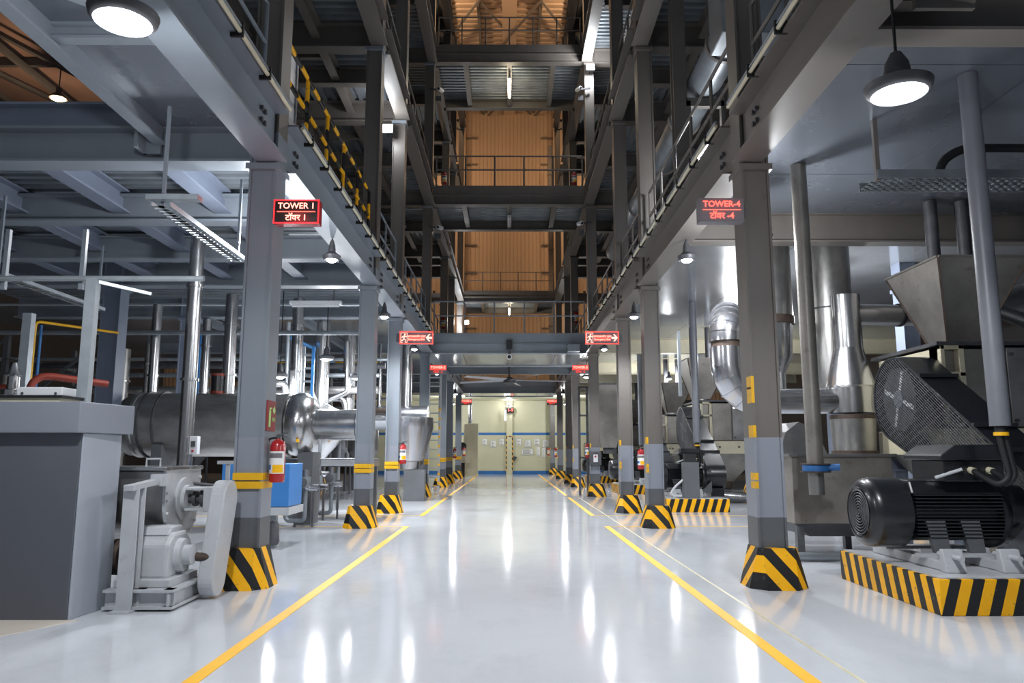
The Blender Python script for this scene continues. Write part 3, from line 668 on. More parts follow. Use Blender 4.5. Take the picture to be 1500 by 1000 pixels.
# end wall: notices, number display, switch
n_lab = ['first', 'second', 'third']
zn = at(700, 647, YE).z
def notice(px0, px1, py0, py1, label, frame=True):
    a = at(px0, py1, YE - .03); b = at(px1, py0, YE - .03)
    t = thing('notice', label, 'notice', ((a.x+b.x)/2, YE - .03, (a.z+b.z)/2), 'notices on the cream end wall')
    if frame: MB().box(a.x, b.x, YE - .04, YE - .001, a.z, b.z).build('frame', 'lightgrey', t, smooth=0)
    e = .03 if frame else 0
    shp = MB().box(a.x + e, b.x - e, YE - .045, YE - .005, a.z + e, b.z - e).build('sheet', 'paper', t, smooth=0)
    mb = MB(); n = 6
    for k in range(n):
        zz = a.z + e + (b.z - a.z - 2*e) * (k + .7) / (n + .6); mb.box(a.x + e + .06, b.x - e - .08 - .06*(k % 3), YE - .047, YE - .044, zz - .012, zz + .012)
    mb.build('print_lines', 'sign_grey', shp, smooth=0)
for i, (a, b, c, e) in enumerate(((706, 714, 642, 652), (718, 727, 645, 655), (731, 739, 642, 652))): notice(a, b, c, e, f"framed notice on the end wall, {ORD[i]} counting from the cream cabinet")
for i, (a, b, c, e) in enumerate(((756, 764, 642, 652), (769, 778, 644, 655), (782, 791, 642, 652), (795, 804, 644, 655))): notice(a, b, c, e, f"framed notice in the upper row, {ORD[i]} from the wall post on its TOWER-4 side")
notice(764, 781, 657, 666, 'wide white notice below the framed row on the end wall')
notice(786, 791, 654, 668, 'narrow tall white sheet below the framed row, nearer the wide notice', False)
notice(794, 799, 656, 669, 'narrow tall white sheet below the framed row, nearer the corner', False)
a = at(743, 604, YE - .3); b = at(752, 597, YE - .3)
t = thing('number_display', 'black LED display with red digits on the end wall post', 'display', ((a.x+b.x)/2, YE - .3, (a.z+b.z)/2))
MB().box(a.x - .03, b.x + .03, YE - .3, YE - .18, a.z - .03, b.z + .03).build('case', 'black', t, smooth=0)
text_obj('1-9', .30, 'led', t, ((a.x+b.x)/2, YE - .31, (a.z+b.z)/2), .004)
a = at(752, 668, YE - .15); t = thing('wall_bracket', 'small dark bracket on the end wall post, below the notices', 'bracket', a)
MB().prism([(a.x, a.z), (a.x + .25, a.z - .05), (a.x + .05, a.z - .35)], 'y', YE - .15, YE - .05).build('bracket_body', 'iron', t)

# ================================================================== FIRE EXTINGUISHERS
def extinguisher(loc, label, h=.52, body='red', r=.082):
    x, y, z = loc     # bottom centre
    t = thing('fire_extinguisher', label, 'fire extinguisher', loc, 'red fire extinguishers on the columns')
    bod = MB().lathe((x, y, z), (0, 0, 1), [(0, r*.9), (.02, r), (h*.76, r), (h*.84, r*.75), (h*.88, r*.35), (h*.9, r*.3)], 20).build('cylinder', body, t)
    mb = MB(); n = 14      # printed label wrapped on the camera half
    for nm, m, z0, z1, a0, a1 in (('label', 'paper', .18, .64, 150, 345), ('label_blue', 'blue_line', .26, .36, 165, 235), ('label_yellow', 'yellow', .20, .36, 250, 330), ('label_lines', 'sign_grey', .50, .60, 175, 320)):
        rr = r * (1.015 if nm == 'label' else 1.03); vs = []; fs = []
        for i in range(n + 1):
            a = R(a0 + (a1 - a0) * i / n); vs += [(x + rr*math.cos(a), y + rr*math.sin(a), z + h*z0), (x + rr*math.cos(a), y + rr*math.sin(a), z + h*z1)]
        fs = [(2*i, 2*i+2, 2*i+3, 2*i+1) for i in range(n)]
        MB().add(vs, fs).build(nm, m, bod)
    mb = MB(); mb.cyl((x, y, z + h*.88), (x, y, z + h*.97), r*.28, n=10); mb.bar((x - .02, y, z + h*.97), (x + .10, y, z + h*1.02), .02, .015); mb.bar((x - .02, y, z + h*.94), (x + .10, y, z + h*.94), .02, .012)
    vl = mb.build('valve', 'iron', t)
    MB().tube([(x - .02, y, z + h*.92), (x - .11, y, z + h*.9), (x - .115, y, z + h*.5), (x - .105, y, z + h*.1)], .012, 8, .08).build('hose', 'black_dull', vl)
    return t
e = at(401, 706, 8.3); ex = extinguisher((-2.52, 8.28, e.z), 'red fire extinguisher with yellow and white label on the first TOWER 1 column')
def more_ext(x, y, py, label): dup(ex, (x, y, at(750, py, y).z), label)
more_ext(at(590, 676, 18.0).x, 18.0, 679, 'red fire extinguisher with blue label on the third TOWER 1 column')
more_ext(-2.52, 35.1, 671, 'fire extinguisher on the sixth TOWER 1 column, behind the ladder')
more_ext(-2.45, 41.2, 668, 'small fire extinguisher by the cream cabinet at the aisle end')
more_ext(at(937, 680, 17.8).x, 17.6, 687, 'red fire extinguisher beside the second TOWER-4 column, white label, black hose')
more_ext(at(861, 680, 25.2).x, 25.2, 670, 'fire extinguisher on the dark stand by the fourth TOWER-4 column')
more_ext(2.5, 40.9, 669, 'red fire extinguisher on the TOWER-4 column nearest the end wall row')
more_ext(2.45, 47.5, 667, 'fire extinguisher on the last TOWER-4 column, by the notices')

# ceiling fan and camera below the lowest footbridge
fz = at(746, 558, 31.0).z; t = thing('ceiling_fan', 'large grey ceiling fan hanging behind the lowest footbridge over the aisle', 'fan', (0, 31, fz))
MB().lathe((0, 31, fz - .12), (0, 0, 1), [(0, .12), (.05, .25), (.2, .25), (.28, .1), (.3, .04), (1.1, .04)], 20).build('hub', 'iron', t)
for k in range(5):
    a = R(8 + 72*k); u = Vector((math.cos(a), math.sin(a), 0)); v = Vector((-math.sin(a), math.cos(a), 0)); c0 = Vector((0, 31, fz))
    p = [c0 + u*.2 - v*.12, c0 + u*2.4 - v*.09, c0 + u*2.4 + v*.09 + Vector((0, 0, .04)), c0 + u*.2 + v*.12 + Vector((0, 0, .08))]
    MB().add(p + [q + Vector((0, 0, .025)) for q in p], [(3,2,1,0),(4,5,6,7),(0,1,5,4),(1,2,6,5),(2,3,7,6),(3,0,4,7)]).build('blade', 'lightgrey', t, smooth=0)
MB().ibeam((-XI, 31.2, ZB[0] - .02), (XI, 31.2, ZB[0] - .02), .3, .2).build('tie_beam', 'paint', None, smooth=0)['kind'] = 'structure'
cz = at(746, 505, 24.4).z; t = thing('security_camera', 'black security camera hanging under the middle of the lowest footbridge', 'camera', (0, 24.4, cz))
MB().box(-.10, .10, 24.36, 24.50, cz - .14, cz + .16).build('mount_plate', 'black', t, smooth=0); MB().cyl((0, 24.4, cz - .14), (0, 24.4, cz - .32), .04, n=10).build('arm', 'iron', t)
MB().cyl((0, 24.2, cz - .42), (0, 24.55, cz - .38), .09, n=14).build('camera_body', 'white', t); MB().cyl((0, 24.19, cz - .42), (0, 24.2, cz - .42), .06, n=14).build('camera_eye', 'black', t)
a = at(840, 510, 24.3); t = thing('junction_box', 'grey metal box on the front of the lowest footbridge, TOWER-4 end', 'box', a)
MB().box(a.x - .2, a.x + .2, 24.1, 24.5, a.z - .12, a.z + .12).build('box_body', 'galv', t, smooth=0, bevel=.01)

for (px, py, yy, lab) in ((649, 482, 27.6, 'red fire extinguisher behind the lowest footbridge rail, TOWER 1 end'), (844, 474, 27.6, 'red fire extinguisher behind the lowest footbridge rail, TOWER-4 end'),
                          (651, 271, 25.4, 'small red extinguisher behind the middle footbridge rail, TOWER 1 end'), (841, 271, 25.4, 'small red extinguisher behind the middle footbridge rail, TOWER-4 end')):
    dup(ex, at(px, py, yy), lab)
for px, py, lab in ((643, 132, 'small white security camera under the topmost footbridge, TOWER 1 end'), (850, 131, 'small white security camera under the topmost footbridge, TOWER-4 end'),
                    (642, 334, 'small white security camera under the middle footbridge, TOWER 1 end'), (852, 328, 'small white security camera under the middle footbridge, TOWER-4 end')):
    a = at(px, py, 24.3); t = thing('security_camera', lab, 'camera', a, 'small cameras at the footbridge ends'); s_ = 1 if a.x > 0 else -1
    MB().cyl(a + Vector((0, -.12, 0)), a + Vector((-s_*.1, .16, .05)), .07, n=14).build('camera_body', 'white', t); MB().cyl(a + Vector((0, -.13, 0)), a + Vector((0, -.12, 0)), .05, n=12).build('lens_eye', 'black', t)
    MB().bar(a, a + Vector((s_*.35, .1, .1)), .05, .05).build('arm', 'iron', t); MB().box(a.x - .09 + s_*.02, a.x + .09 + s_*.02, a.y + .1, a.y + .22, a.z - .34, a.z - .16).build('junction_box', 'iron', t, smooth=0)

# ================================================================== PELLET MILLS, TOWER-4 SIDE  (written in units of 14/15 m)
UNIT[0] = 1.4 / 1.5
def stadium(c0, r0, c1, r1, n=16):
    """outline around two circles (2-D), as one convex loop"""
    d = (c1[0]-c0[0], c1[1]-c0[1]); L = math.hypot(*d); th = math.atan2(d[1], d[0]); a = math.acos((r0 - r1) / L); out = []
    for i in range(n + 1):
        t = th + a + (2*math.pi - 2*a) * i / n; out.append((c0[0] + r0*math.cos(t), c0[1] + r0*math.sin(t)))
    for i in range(n + 1):
        t = th - a + 2*a * i / n; out.append((c1[0] + r1*math.cos(t), c1[1] + r1*math.sin(t)))
    return out
def clip_seg(poly, p, q):
    t0, t1 = 0., 1.; n = len(poly); ar = sum(poly[i][0]*poly[(i+1) % n][1] - poly[(i+1) % n][0]*poly[i][1] for i in range(n)); sg = 1 if ar > 0 else -1
    for i in range(n):
        a, b = poly[i], poly[(i+1) % n]; nx, ny = -(b[1]-a[1])*sg, (b[0]-a[0])*sg
        f0 = (p[0]-a[0])*nx + (p[1]-a[1])*ny; f1 = (q[0]-a[0])*nx + (q[1]-a[1])*ny
        if f0 < 0 and f1 < 0: return None
        if f0 < 0: t0 = max(t0, f0/(f0-f1))
        elif f1 < 0: t1 = min(t1, f0/(f0-f1))
    if t1 <= t0: return None
    return [(p[0]+(q[0]-p[0])*t, p[1]+(q[1]-p[1])*t) for t in (t0, t1)]
MILL = {}
def build_mill():
    # plinth
    t = thing('machine_plinth', 'large yellow and black striped plinth under the nearest black motor', 'plinth', (4.8, 8.3, 0), 'hazard-striped machine plinths')
    MB().box(4.0, 5.6, 7.23, 9.35, 0, .33).build('striped_block', 'hazard_plinth', t, smooth=0, bevel=.008)
    MB().box(4.03, 5.57, 7.26, 9.32, .33, .342).build('concrete_top', 'lightgrey', t, smooth=0)
    MILL['plinth'] = t
    # motor
    t = thing('electric_motor', 'big black finned electric motor with round fan cowl, nearest on the TOWER-4 side', 'motor', (4.7, 8.3, .342), 'black mill motors')
    cy, cz = 8.3, .865
    cowl = MB().lathe((3.78, cy, cz), (1, 0, 0), [(.015, .25), (0, .27), (.02, .315), (.07, .357), (.12, .366), (.42, .366), (.42, .30)], 40).build('fan_cowl', 'black', t, smooth=50)
    mb = MB()
    for k in range(8): mb.lathe((3.785, cy, cz), (1, 0, 0), [(0, .03*k+.012), (-.006, .03*k+.018), (-.006, .03*k+.024), (0, .03*k+.03)], 32)
    mb.build('fan_grille', 'iron', cowl)['kind'] = 'stuff'
    MB().lathe((4.2, cy, cz), (1, 0, 0), [(0, .30), (.95, .30)], 32).build('stator_body', 'black', t)
    mb = MB()
    for k in range(-6, 7):
        z = cz + .036*k - .02
        for sg in (-1, 1): mb.box(4.22, 5.13, cy + sg*.20, cy + sg*.365, z - .007, z + .007)
    mb.build('cooling_fins', 'black', t, smooth=0)['kind'] = 'stuff'
    MB().prism([(cy-.33, cz+.20), (cy+.33, cz+.20), (cy+.27, cz+.345), (cy-.27, cz+.345)], 'x', 4.2, 5.15).build('top_cover', 'black', t, smooth=0, bevel=.02)
    MB().lathe((5.12, cy, cz), (1, 0, 0), [(0, .34), (.01, .375), (.05, .38), (.09, .36), (.12, .33), (.35, .31), (.38, .15), (.40, .06), (.60, .06)], 36).build('end_shield', 'black', t)
    for x in (4.42, 4.78): MB().prism([(x - .11, .80), (x + .09, .80), (x + .13, .47), (x - .03, .47)], 'y', cy - .36, cy - .30).build('foot', 'paint_dark', t, smooth=0)
    MB().prism([(5.05, .46), (5.35, .46), (5.35, .75)], 'y', cy - .36, cy - .33).build('foot', 'paint_dark', t, smooth=0)
    
    for sg in (-.42, .30): MB().box(4.2, 5.1, cy + sg, cy + sg + .12, .44, .475).build('foot_rail', 'lightgrey', t, smooth=0)
    for x in (4.34, 4.90):
        r = MB().box(x - .08, x + .08, 7.55, 9.05, .345, .44).build('slide_rail', 'lightgrey', t, smooth=0, bevel=.01)
        MB().prism([(7.50, .342), (7.62, .342), (7.62, .56), (7.56, .56)], 'x', x - .10, x + .10).build('rail_bracket', 'lightgrey', t, smooth=0, bevel=.01)
        MB().cyl((x, 7.40, .49), (x, 7.80, .49), .026, n=12).build('adjusting_bolt', 'lightgrey', t); 
    tb = MB().box(4.5, 5.12, 7.86, 8.5, 1.20, 1.42).build('terminal_box', 'black', t, smooth=0, bevel=.012)
    MB().prism([(4.44, 1.42), (5.16, 1.42), (5.16, 1.50), (5.06, 1.58), (4.60, 1.58), (4.44, 1.47)], 'y', 7.80, 8.55).build('terminal_box_lid', 'black', tb, smooth=0, bevel=.012)
    for x in (4.77, 4.96): MB().cyl((x, 7.87, 1.32), (x, 7.80, 1.31), .035, n=14).build('cable_gland', 'cream', tb)
    MB().cyl((4.42, 7.9, 1.24), (4.66, 7.82, 1.33), .018, n=8).build('lifting_bar', 'lightgrey', t)
    MILL['motor'] = t
    # conduit and cables
    t = thing('cable_conduit', 'thick grey vertical conduit pipe in front of the nearest mill, yellow tape at its mouth', 'pipe', (4.89, 7.5, 1.76), 'vertical cable conduits to the mill motors')
    MB().cyl((4.89, 7.5, 1.76), (4.89, 7.5, 5.48), .095, n=24).build('conduit_tube', 'conduit', t)
    MB().cyl((4.89, 7.5, 1.66), (4.89, 7.5, 1.76), .055, n=16).build('cable_bundle', 'black_dull', t)
    MB().cyl((4.89, 7.5, 1.665), (4.89, 7.5, 1.70), .068, n=16).build('tape_wrap', 'yellow_tape', t)
    for x, dx in ((4.77, -.025), (4.96, .03)):
        MB().tube([(x, 7.80, 1.31), (x + .02, 7.66, 1.24), (4.86 + dx, 7.52, 1.18), (4.95 + dx, 7.48, 1.26), (4.93 + dx, 7.5, 1.45), (4.89 + dx, 7.5, 1.7)], .03, 12, .09).build('cable', 'black_dull', t)
    MILL['conduit'] = t
    # belt guard
    t = thing('belt_guard', 'black belt guard with wire mesh side, slanting up behind the nearest motor', 'belt guard', (5.9, 9.8, .34), 'black belt guards of the mills')
    c1, r1, c0, r0 = (11.0, 2.27), .62, (8.35, .88), .36
    ol = stadium(c1, r1, c0, r0); il = stadium(c1, r1 - .035, c0, r0 - .035); X0, X1 = 5.64, 6.14; n = len(ol)
    vs = []; fs = []
    for X in (X0, X1):
        for o_, i_ in zip(ol, il): vs += [(X, *o_), (X, *i_)]
    for i in range(n):
        j = (i + 1) % n; a, b = 2*i, 2*j; A, B = a + 2*n, b + 2*n
        fs += [(a, b, B, A), (a+1, A+1, B+1, b+1), (a, a+1, b+1, b), (A, B, B+1, A+1)]
    MB().add(vs, fs).build('guard_rim', 'black', t, smooth=40)
    mb = MB()
    for k in range(-60, 160):
        s0_ = .045 * k
        c = clip_seg(il, (7.0, s0_ - 3), (13.0, s0_ + 1.2 - 3 + 3.0))
        if c: mb.bar((X0 + .012, *c[0]), (X0 + .012, *c[1]), .006, .011)
    for k in range(60):
        c = clip_seg(il, (7.0, 4.5 - .11*k), (13.0, 2.0 - .11*k))
        if c: mb.bar((X0 + .02, *c[0]), (X0 + .02, *c[1]), .006, .008)
    mb.build('mesh_screen', 'iron', t, smooth=0)['kind'] = 'stuff'
    mb = MB(); mb.lathe((X0 + .08, *c1), (1, 0, 0), [(0, .46), (.22, .46), (.22, .38), (0, .38), (0, .46)], 36); pul = mb.build('large_pulley', 'iron', t)
    mb = MB(); mb.lathe((X0 + .06, *c1), (1, 0, 0), [(0, 0.0), (0, .13), (.25, .15)], 24)
    mb.build('pulley_hub', 'galv', pul)
    for k in range(4):
        a = R(20 + 90*k); MB().bar((X0 + .12, c1[0] + .13*math.cos(a), c1[1] + .13*math.sin(a)), (X0 + .12, c1[0] + .42*math.cos(a), c1[1] + .42*math.sin(a)), .10, .06).build('pulley_spoke', 'lightgrey', pul, smooth=0)
    MB().lathe((X0 + .08, *c0), (1, 0, 0), [(0, .2), (.25, .2)], 24).build('small_pulley', 'iron', t)
    MB().box(X0 - .03, X1 + .03, 8.66, 8.74, 1.45, 1.56).build('joint_flange', 'black', t, smooth=0)
    mb = MB()                       # bolted collar half way along the sloping top
    ux, uz = (c0[0]-c1[0]), (c0[1]-c1[1]); L = math.hypot(ux, uz); ux /= L; uz /= L; nx, nz = -uz, ux
    if nz < 0: nx, nz = -nx, -nz
    for f_ in (.18, .62):
        m_ = (c1[0] + ux*L*f_, c1[1] + uz*L*f_); rr = r1 + (r0 - r1)*f_ + .02
        MB().bar((X0 - .02, m_[0] + nx*rr, m_[1] + nz*rr), (X1 + .02, m_[0] + nx*rr, m_[1] + nz*rr), .05, .05).build('joint_flange', 'black', t, smooth=0)
    MB().box(X0 + .1, X1 - .05, 8.1, 8.6, .34, .56).build('foot', 'black', t, smooth=0)
    MILL['guard'] = t
    # mill body
    t = thing('pellet_mill', 'cream and stainless pellet mill body behind the nearest black belt guard', 'mill', (7.4, 11.8, 0), 'pellet mills')
    MB().box(6.2, 6.26, 10.75, 12.5, 1.46, 3.0).build('side_panel', 'cream', t, smooth=0, bevel=.01)
    mb = MB(); mb.box(6.2, 6.26, 10.68, 10.98, 1.85, 3.03); mb.box(6.46, 6.54, 10.68, 10.98, 1.85, 3.03)
    for z in (1.85, 2.58, 2.97): mb.box(6.2, 6.54, 10.68, 10.98, z, z + .06)
    mb.build('front_frame', 'cream', t, smooth=0, bevel=.006)
    MB().box(6.26, 6.46, 10.94, 10.98, 1.9, 3.0).build('frame_back', 'iron', t, smooth=0)
    MB().box(6.56, 7.12, 10.74, 10.80, 1.86, 2.98).build('door_panel', 'steel_worn', t, smooth=0, bevel=.008)
    dp = MB().box(7.16, 8.3, 10.70, 10.78, 1.86, 3.0).build('door_panel', 'steel_brushed', t, smooth=0, bevel=.008)
    for x in (7.22, 8.2):
        for z in (1.95, 2.9): MB().cyl((x, 10.66, z), (x, 10.70, z), .025, n=10).build('door_bolt', 'iron', dp)
    MB().box(6.26, 8.6, 10.80, 12.6, 1.86, 2.99).build('chamber', 'steel_worn', t, smooth=0)
    bb = MB().box(6.16, 8.7, 10.64, 12.6, 1.46, 1.84).build('base_beam', 'cream', t, smooth=0, bevel=.01)
    for x in (6.6, 6.72, 7.3, 7.9): MB().cyl((x, 10.60, 1.66), (x, 10.66, 1.67), .03, n=10).build('beam_bolt', 'iron', bb)
    MB().box(6.14, 8.75, 10.66, 12.66, 3.03, 3.08).build('top_plate', 'iron', t, smooth=0)
    MB().frustum((6.75, 7.25, 11.2, 11.7, 0, 0)[:4], (6.25, 8.0, 10.8, 12.4), .62, 1.46).build('discharge_hopper', 'steel_worn', t, smooth=0)
    MB().box(6.78, 7.22, 11.22, 11.68, .38, .62).build('discharge_valve', 'rust', t, smooth=0, bevel=.03)
    MB().ibeam((6.2, 10.72, 1.20), (6.62, 10.72, 1.20), .26, .22).build('support_beam', 'paint_blue', t, smooth=0)
    MB().ibeam((6.2, 12.4, 1.20), (8.6, 12.4, 1.20), .26, .22).build('support_beam', 'paint_blue', t, smooth=0)
    for x, y in ((6.35, 10.72), (8.5, 10.72), (6.35, 12.4), (8.4, 12.4)): MB().box(x - .1, x + .1, y - .1, y + .1, 0, 1.2).build('leg', 'paint_blue', t, smooth=0)
    MB().tube([(6.9, 11.0, .2), (7.4, 10.9, .16), (8.4, 10.9, .16)], .15, 14).build('outlet_screw', 'steel', t)
    MILL['body'] = t
    t = thing('feed_hopper', 'stainless pyramid feed hopper standing on the nearest cream mill', 'hopper', (6.95, 11.6, 3.08), 'feed hoppers on the mills')
    T = [(6.38, 10.85), (7.75, 10.85), (7.75, 12.4), (6.38, 12.4)]; B = [(6.68, 11.3), (7.18, 11.3), (7.18, 11.8), (6.68, 11.8)]
    vs = [(*p, 4.38) for p in T] + [(*p, 3.16) for p in B]
    MB().add(vs, [(0,1,5,4),(1,2,6,5),(2,3,7,6),(3,0,4,7)]).build('hopper_cone', 'steel_worn', t, smooth=0)
    mb = MB()
    for a, b in zip(T, T[1:] + T[:1]): mb.bar((*a, 4.39), (*b, 4.39), .06, .03)
    mb.build('rim', 'steel_worn', t, smooth=0)
    mb = MB()
    for a, b in zip(T, B): mb.bar((*a, 4.38), (*b, 3.16), .03, .03)
    mb.build('corner_seam', 'rust', t, smooth=0)
    MB().lathe((6.93, 11.55, 3.08), (0, 0, 1), [(0, .30), (.03, .30), (.03, .24), (.10, .24)], 24).build('collar', 'steel_brushed', t)
    for x in (6.7, 7.2): MB().cyl((x, 11.5, 4.3), (x, 11.5, 5.45), .10, n=16).build('inlet_spout', 'iron', t)
    MILL['hopper'] = t
build_mill()
for n_, (word, dy, where) in enumerate((('second', 12.2, 'past the first TOWER-4 column'), ('third', 20.5, 'past the second TOWER-4 column'), ('fourth', 31.0, 'past the third TOWER-4 column'))):
    for k, lab in (('plinth', f'yellow and black striped plinth of the {word} mill motor, {where}'), ('motor', f'black electric motor of the {word} mill, {where}'), ('conduit', f'grey vertical conduit of the {word} mill, {where}'),
                   ('guard', f'black belt guard of the {word} mill, {where}'), ('body', f'cream and stainless body of the {word} pellet mill, {where}'), ('hopper', f'pyramid feed hopper of the {word} mill, {where}')):
        l = MILL[k].location; dup(MILL[k], l + Vector(((-.35 if n_ == 0 and k in ('guard', 'body', 'hopper') else 0) - (.45 if n_ == 0 and k == 'hopper' else 0), dy * UNIT[0], 0)), lab)
# starter cabinet on the second plinth
t = thing('starter_cabinet', 'grey steel starter box standing on the second striped plinth', 'cabinet', (4.62, 19.85, .342))
MB().box(4.45, 4.86, 19.46, 19.68, .342, 1.25).build('cabinet_body', 'paint_dark', t, smooth=0, bevel=.01); MB().box(4.40, 4.9, 19.44, 19.70, 1.5, 1.6).build('cap', 'black', t, smooth=0)
MB().box(4.5, 4.8, 19.48, 19.66, 1.25, 1.5).build('cable_entry', 'black_dull', t, smooth=0)
MB().tube([(4.45, 19.55, .8), (4.2, 19.5, .6), (4.1, 19.5, .42), (4.4, 19.48, .40)], .03, 8, .1).build('cable', 'lightgrey', t)

# ducts and pipes by the first mill
t = thing('dosing_pipe', 'stainless vertical pipe with a blue clamp, open end above the grey bin', 'pipe', (4.05, 10.05, .95))
MB().cyl((4.05, 10.05, 1.34), (4.05, 10.05, 5.48), .105, n=20).build('upper_tube', 'steel_worn', t); MB().cyl((4.05, 10.05, .95), (4.05, 10.05, 1.26), .10, n=20).build('lower_tube', 'steel_brushed', t)
for z in (1.24, 1.34): MB().cyl((4.05, 10.05, z), (4.05, 10.05, z + .015), .19, n=20).build('flange', 'rust', t)
MB().cyl((4.05, 10.05, 1.255), (4.05, 10.05, 1.34), .165, n=20).build('valve_clamp', 'blue_line', t); MB().cyl((4.2, 10.0, 1.30), (4.33, 9.95, 1.31), .045, n=12).build('actuator', 'blue_line', t)
t = thing('stainless_bin', 'wide grey stainless bin with tapered bottom, behind the first TOWER-4 column', 'bin', (4.7, 11.6, 0))
MB().box(4.05, 5.5, 10.9, 12.3, .50, 1.46).build('bin_body', 'steel_worn', t, smooth=0, bevel=.01); MB().frustum((4.35, 5.2, 11.15, 12.05), (4.05, 5.5, 10.9, 12.3), .30, .50).build('bin_bottom', 'iron', t, smooth=0)
MB().box(4.0, 5.55, 10.85, 12.35, 1.44, 1.48).build('rim', 'steel_brushed', t, smooth=0)
MB().prism([(4.0, 1.48), (4.7, 1.48), (4.55, 1.85), (4.3, 1.95), (4.1, 1.8)], 'y', 11.2, 11.9).build('inlet_chute', 'steel_brushed', t, smooth=0)
for x in (4.15, 5.35):
    for y in (11.0, 12.2): MB().box(x - .05, x + .05, y - .05, y + .05, 0, .6).build('leg', 'paint_dark', t, smooth=0)
t = thing('floor_pipe', 'dull steel pipe lying on the floor beside the grey bin', 'pipe', (4.6, 10.75, 0)); MB().cyl((3.6, 10.75, .07), (5.9, 10.75, .07), .06, n=12).build('tube', 'galv', t)
MB().lathe((3.62, 10.75, .07), (-1, 0, 0), [(0, .09), (.06, .09), (.1, .05)], 14).build('end_cap', 'cream', t)
def duct_rings(mb, pts, r, e=.012):
    for i in range(1, len(pts) - 1):
        d = (Vector(pts[i+1]) - Vector(pts[i-1])).normalized(); mb.cyl(Vector(pts[i]) - d*.008, Vector(pts[i]) + d*.008, r + e, n=24)
def arc(c, r, a0, a1, u, v, n):
    c, u, v = Vector(c), Vector(u), Vector(v); return [c + u*(r*math.cos(R(a0 + (a1-a0)*i/n))) + v*(r*math.sin(R(a0 + (a1-a0)*i/n))) for i in range(n + 1)]
t = thing('elbow_duct', 'shiny aluminium-clad elbow duct beside the first TOWER-4 column, turning back at its top', 'duct', (3.65, 12.6, 2.35))
lo = [Vector((5.45, 12.6, 2.35)), Vector((4.35, 12.6, 2.35))] + arc((4.3, 12.6, 2.95), .62, 270, 180, (1, 0, 0), (0, 0, 1), 5) + [Vector((3.68, 12.6, 3.26))]
MB().tube(lo, [.21, .21] + [.235, .25, .26, .27, .275, .275] + [.275], 24).build('lower_bend', 'foil', t, smooth=25)
mb = MB(); duct_rings(mb, lo, .272); mb.build('seam_ring', 'steel', t)
MB().cyl((3.68, 12.6, 3.26), (3.68, 12.6, 3.38), .25, n=24).build('gap_ring', 'rust', t)
up = [Vector((3.68, 12.6, 3.38)), Vector((3.68, 12.6, 3.46))] + arc((3.58, 13.05, 3.46), .46, 180, 80, (-.2 / .46 * 0 + 0, 1, 0), (0, 0, 1), 6)
up = [Vector((3.68, 12.6, 3.36))] + [Vector((3.68 + .16*k/6, 13.05 - .45*math.cos(R(15*k)), 3.5 + .34*math.sin(R(15*k)))) for k in range(7)] + [Vector((3.98, 13.7, 3.84))]
MB().tube(up, .28, 24).build('upper_bend', 'foil', t, smooth=25); mb = MB(); duct_rings(mb, up, .28); mb.build('seam_ring', 'foil', t)
t = thing('vertical_duct', 'large stainless vertical duct with flared foot behind the dosing pipe', 'duct', (5.75, 12.6, 1.4))
MB().lathe((5.75, 12.6, 2.15), (0, 0, 1), [(0, .36), (.42, .37), (.45, .39), (1.08, .235), (1.1, .235), (2.0, .235), (2.0, 0.)], 32).build('flared_section', 'steel', t, smooth=30)
MB().lathe((5.75, 12.6, 1.50), (0, 0, 1), [(0, .33), (.55, .36)], 32).build('lower_section', 'steel_brushed', t)
for z in (2.05, 1.46): MB().cyl((5.75, 12.6, z), (5.75, 12.6, z + .07), .365, n=28).build('rusty_joint', 'rust', t)
MB().cyl((5.75, 12.6, 1.0), (5.75, 12.6, 1.46), .30, n=24).build('base_section', 'iron', t)
MB().cyl((5.75, 12.6, 3.83), (7.8, 12.75, 3.83), .18, n=20).build('side_branch', 'steel_brushed', t); MB().cyl((6.66, 12.66, 3.83), (6.72, 12.67, 3.83), .20, n=20).build('clamp_ring', 'black_dull', t)
t = thing('downcomer_duct', 'broad dark stainless duct dropping from the polished soffit, behind the flared duct', 'duct', (5.95, 13.7, 2.6))
MB().cyl((5.95, 13.7, 2.6), (5.95, 13.7, 5.48), .40, n=32).build('tube', 'steel_brushed', t); MB().cyl((5.95, 13.7, 4.1), (5.95, 13.7, 4.13), .41, n=32).build('seam_ring', 'iron', t)
t = thing('downcomer_duct', 'shorter stainless duct with rusty joint just beside the first TOWER-4 column', 'duct', (4.75, 13.4, 2.6))
MB().cyl((4.75, 13.4, 3.9), (4.75, 13.4, 5.48), .38, n=28).build('tube', 'steel_brushed', t); MB().lathe((4.75, 13.4, 2.9), (0, 0, 1), [(0, .2), (.3, .33), (.9, .36)], 28).build('reducer', 'steel', t); MB().cyl((4.75, 13.4, 3.78), (4.75, 13.4, 3.92), .40, n=28).build('rusty_joint', 'rust', t)
MB().cyl((4.75, 13.4, 2.45), (4.75, 13.4, 2.9), .2, n=20).build('neck', 'steel', t)
t = thing('bent_duct', 'round stainless duct bending behind the feed hopper near the picture edge', 'duct', (8.6, 12.0, 3.1))
MB().tube([(8.0, 12.8, 3.1), (8.0, 12.8, 3.9), (9.6, 12.8, 4.3)], .26, 18, .4).build('tube', 'steel_brushed', t)
t = thing('sloping_chute', 'sloping stainless chute pipe beside the feed hopper, near the picture edge', 'chute', (8.0, 11.4, 3.1)); MB().cyl((7.55, 11.6, 3.75), (8.9, 11.2, 3.08), .11, n=16).build('tube', 'steel_brushed', t)
UNIT[0] = 1.0
t = thing('mesh_cable_tray', 'perforated cable tray hung below the polished soffit, TOWER-4 side', 'cable tray', (6, 8.2, 4.45))
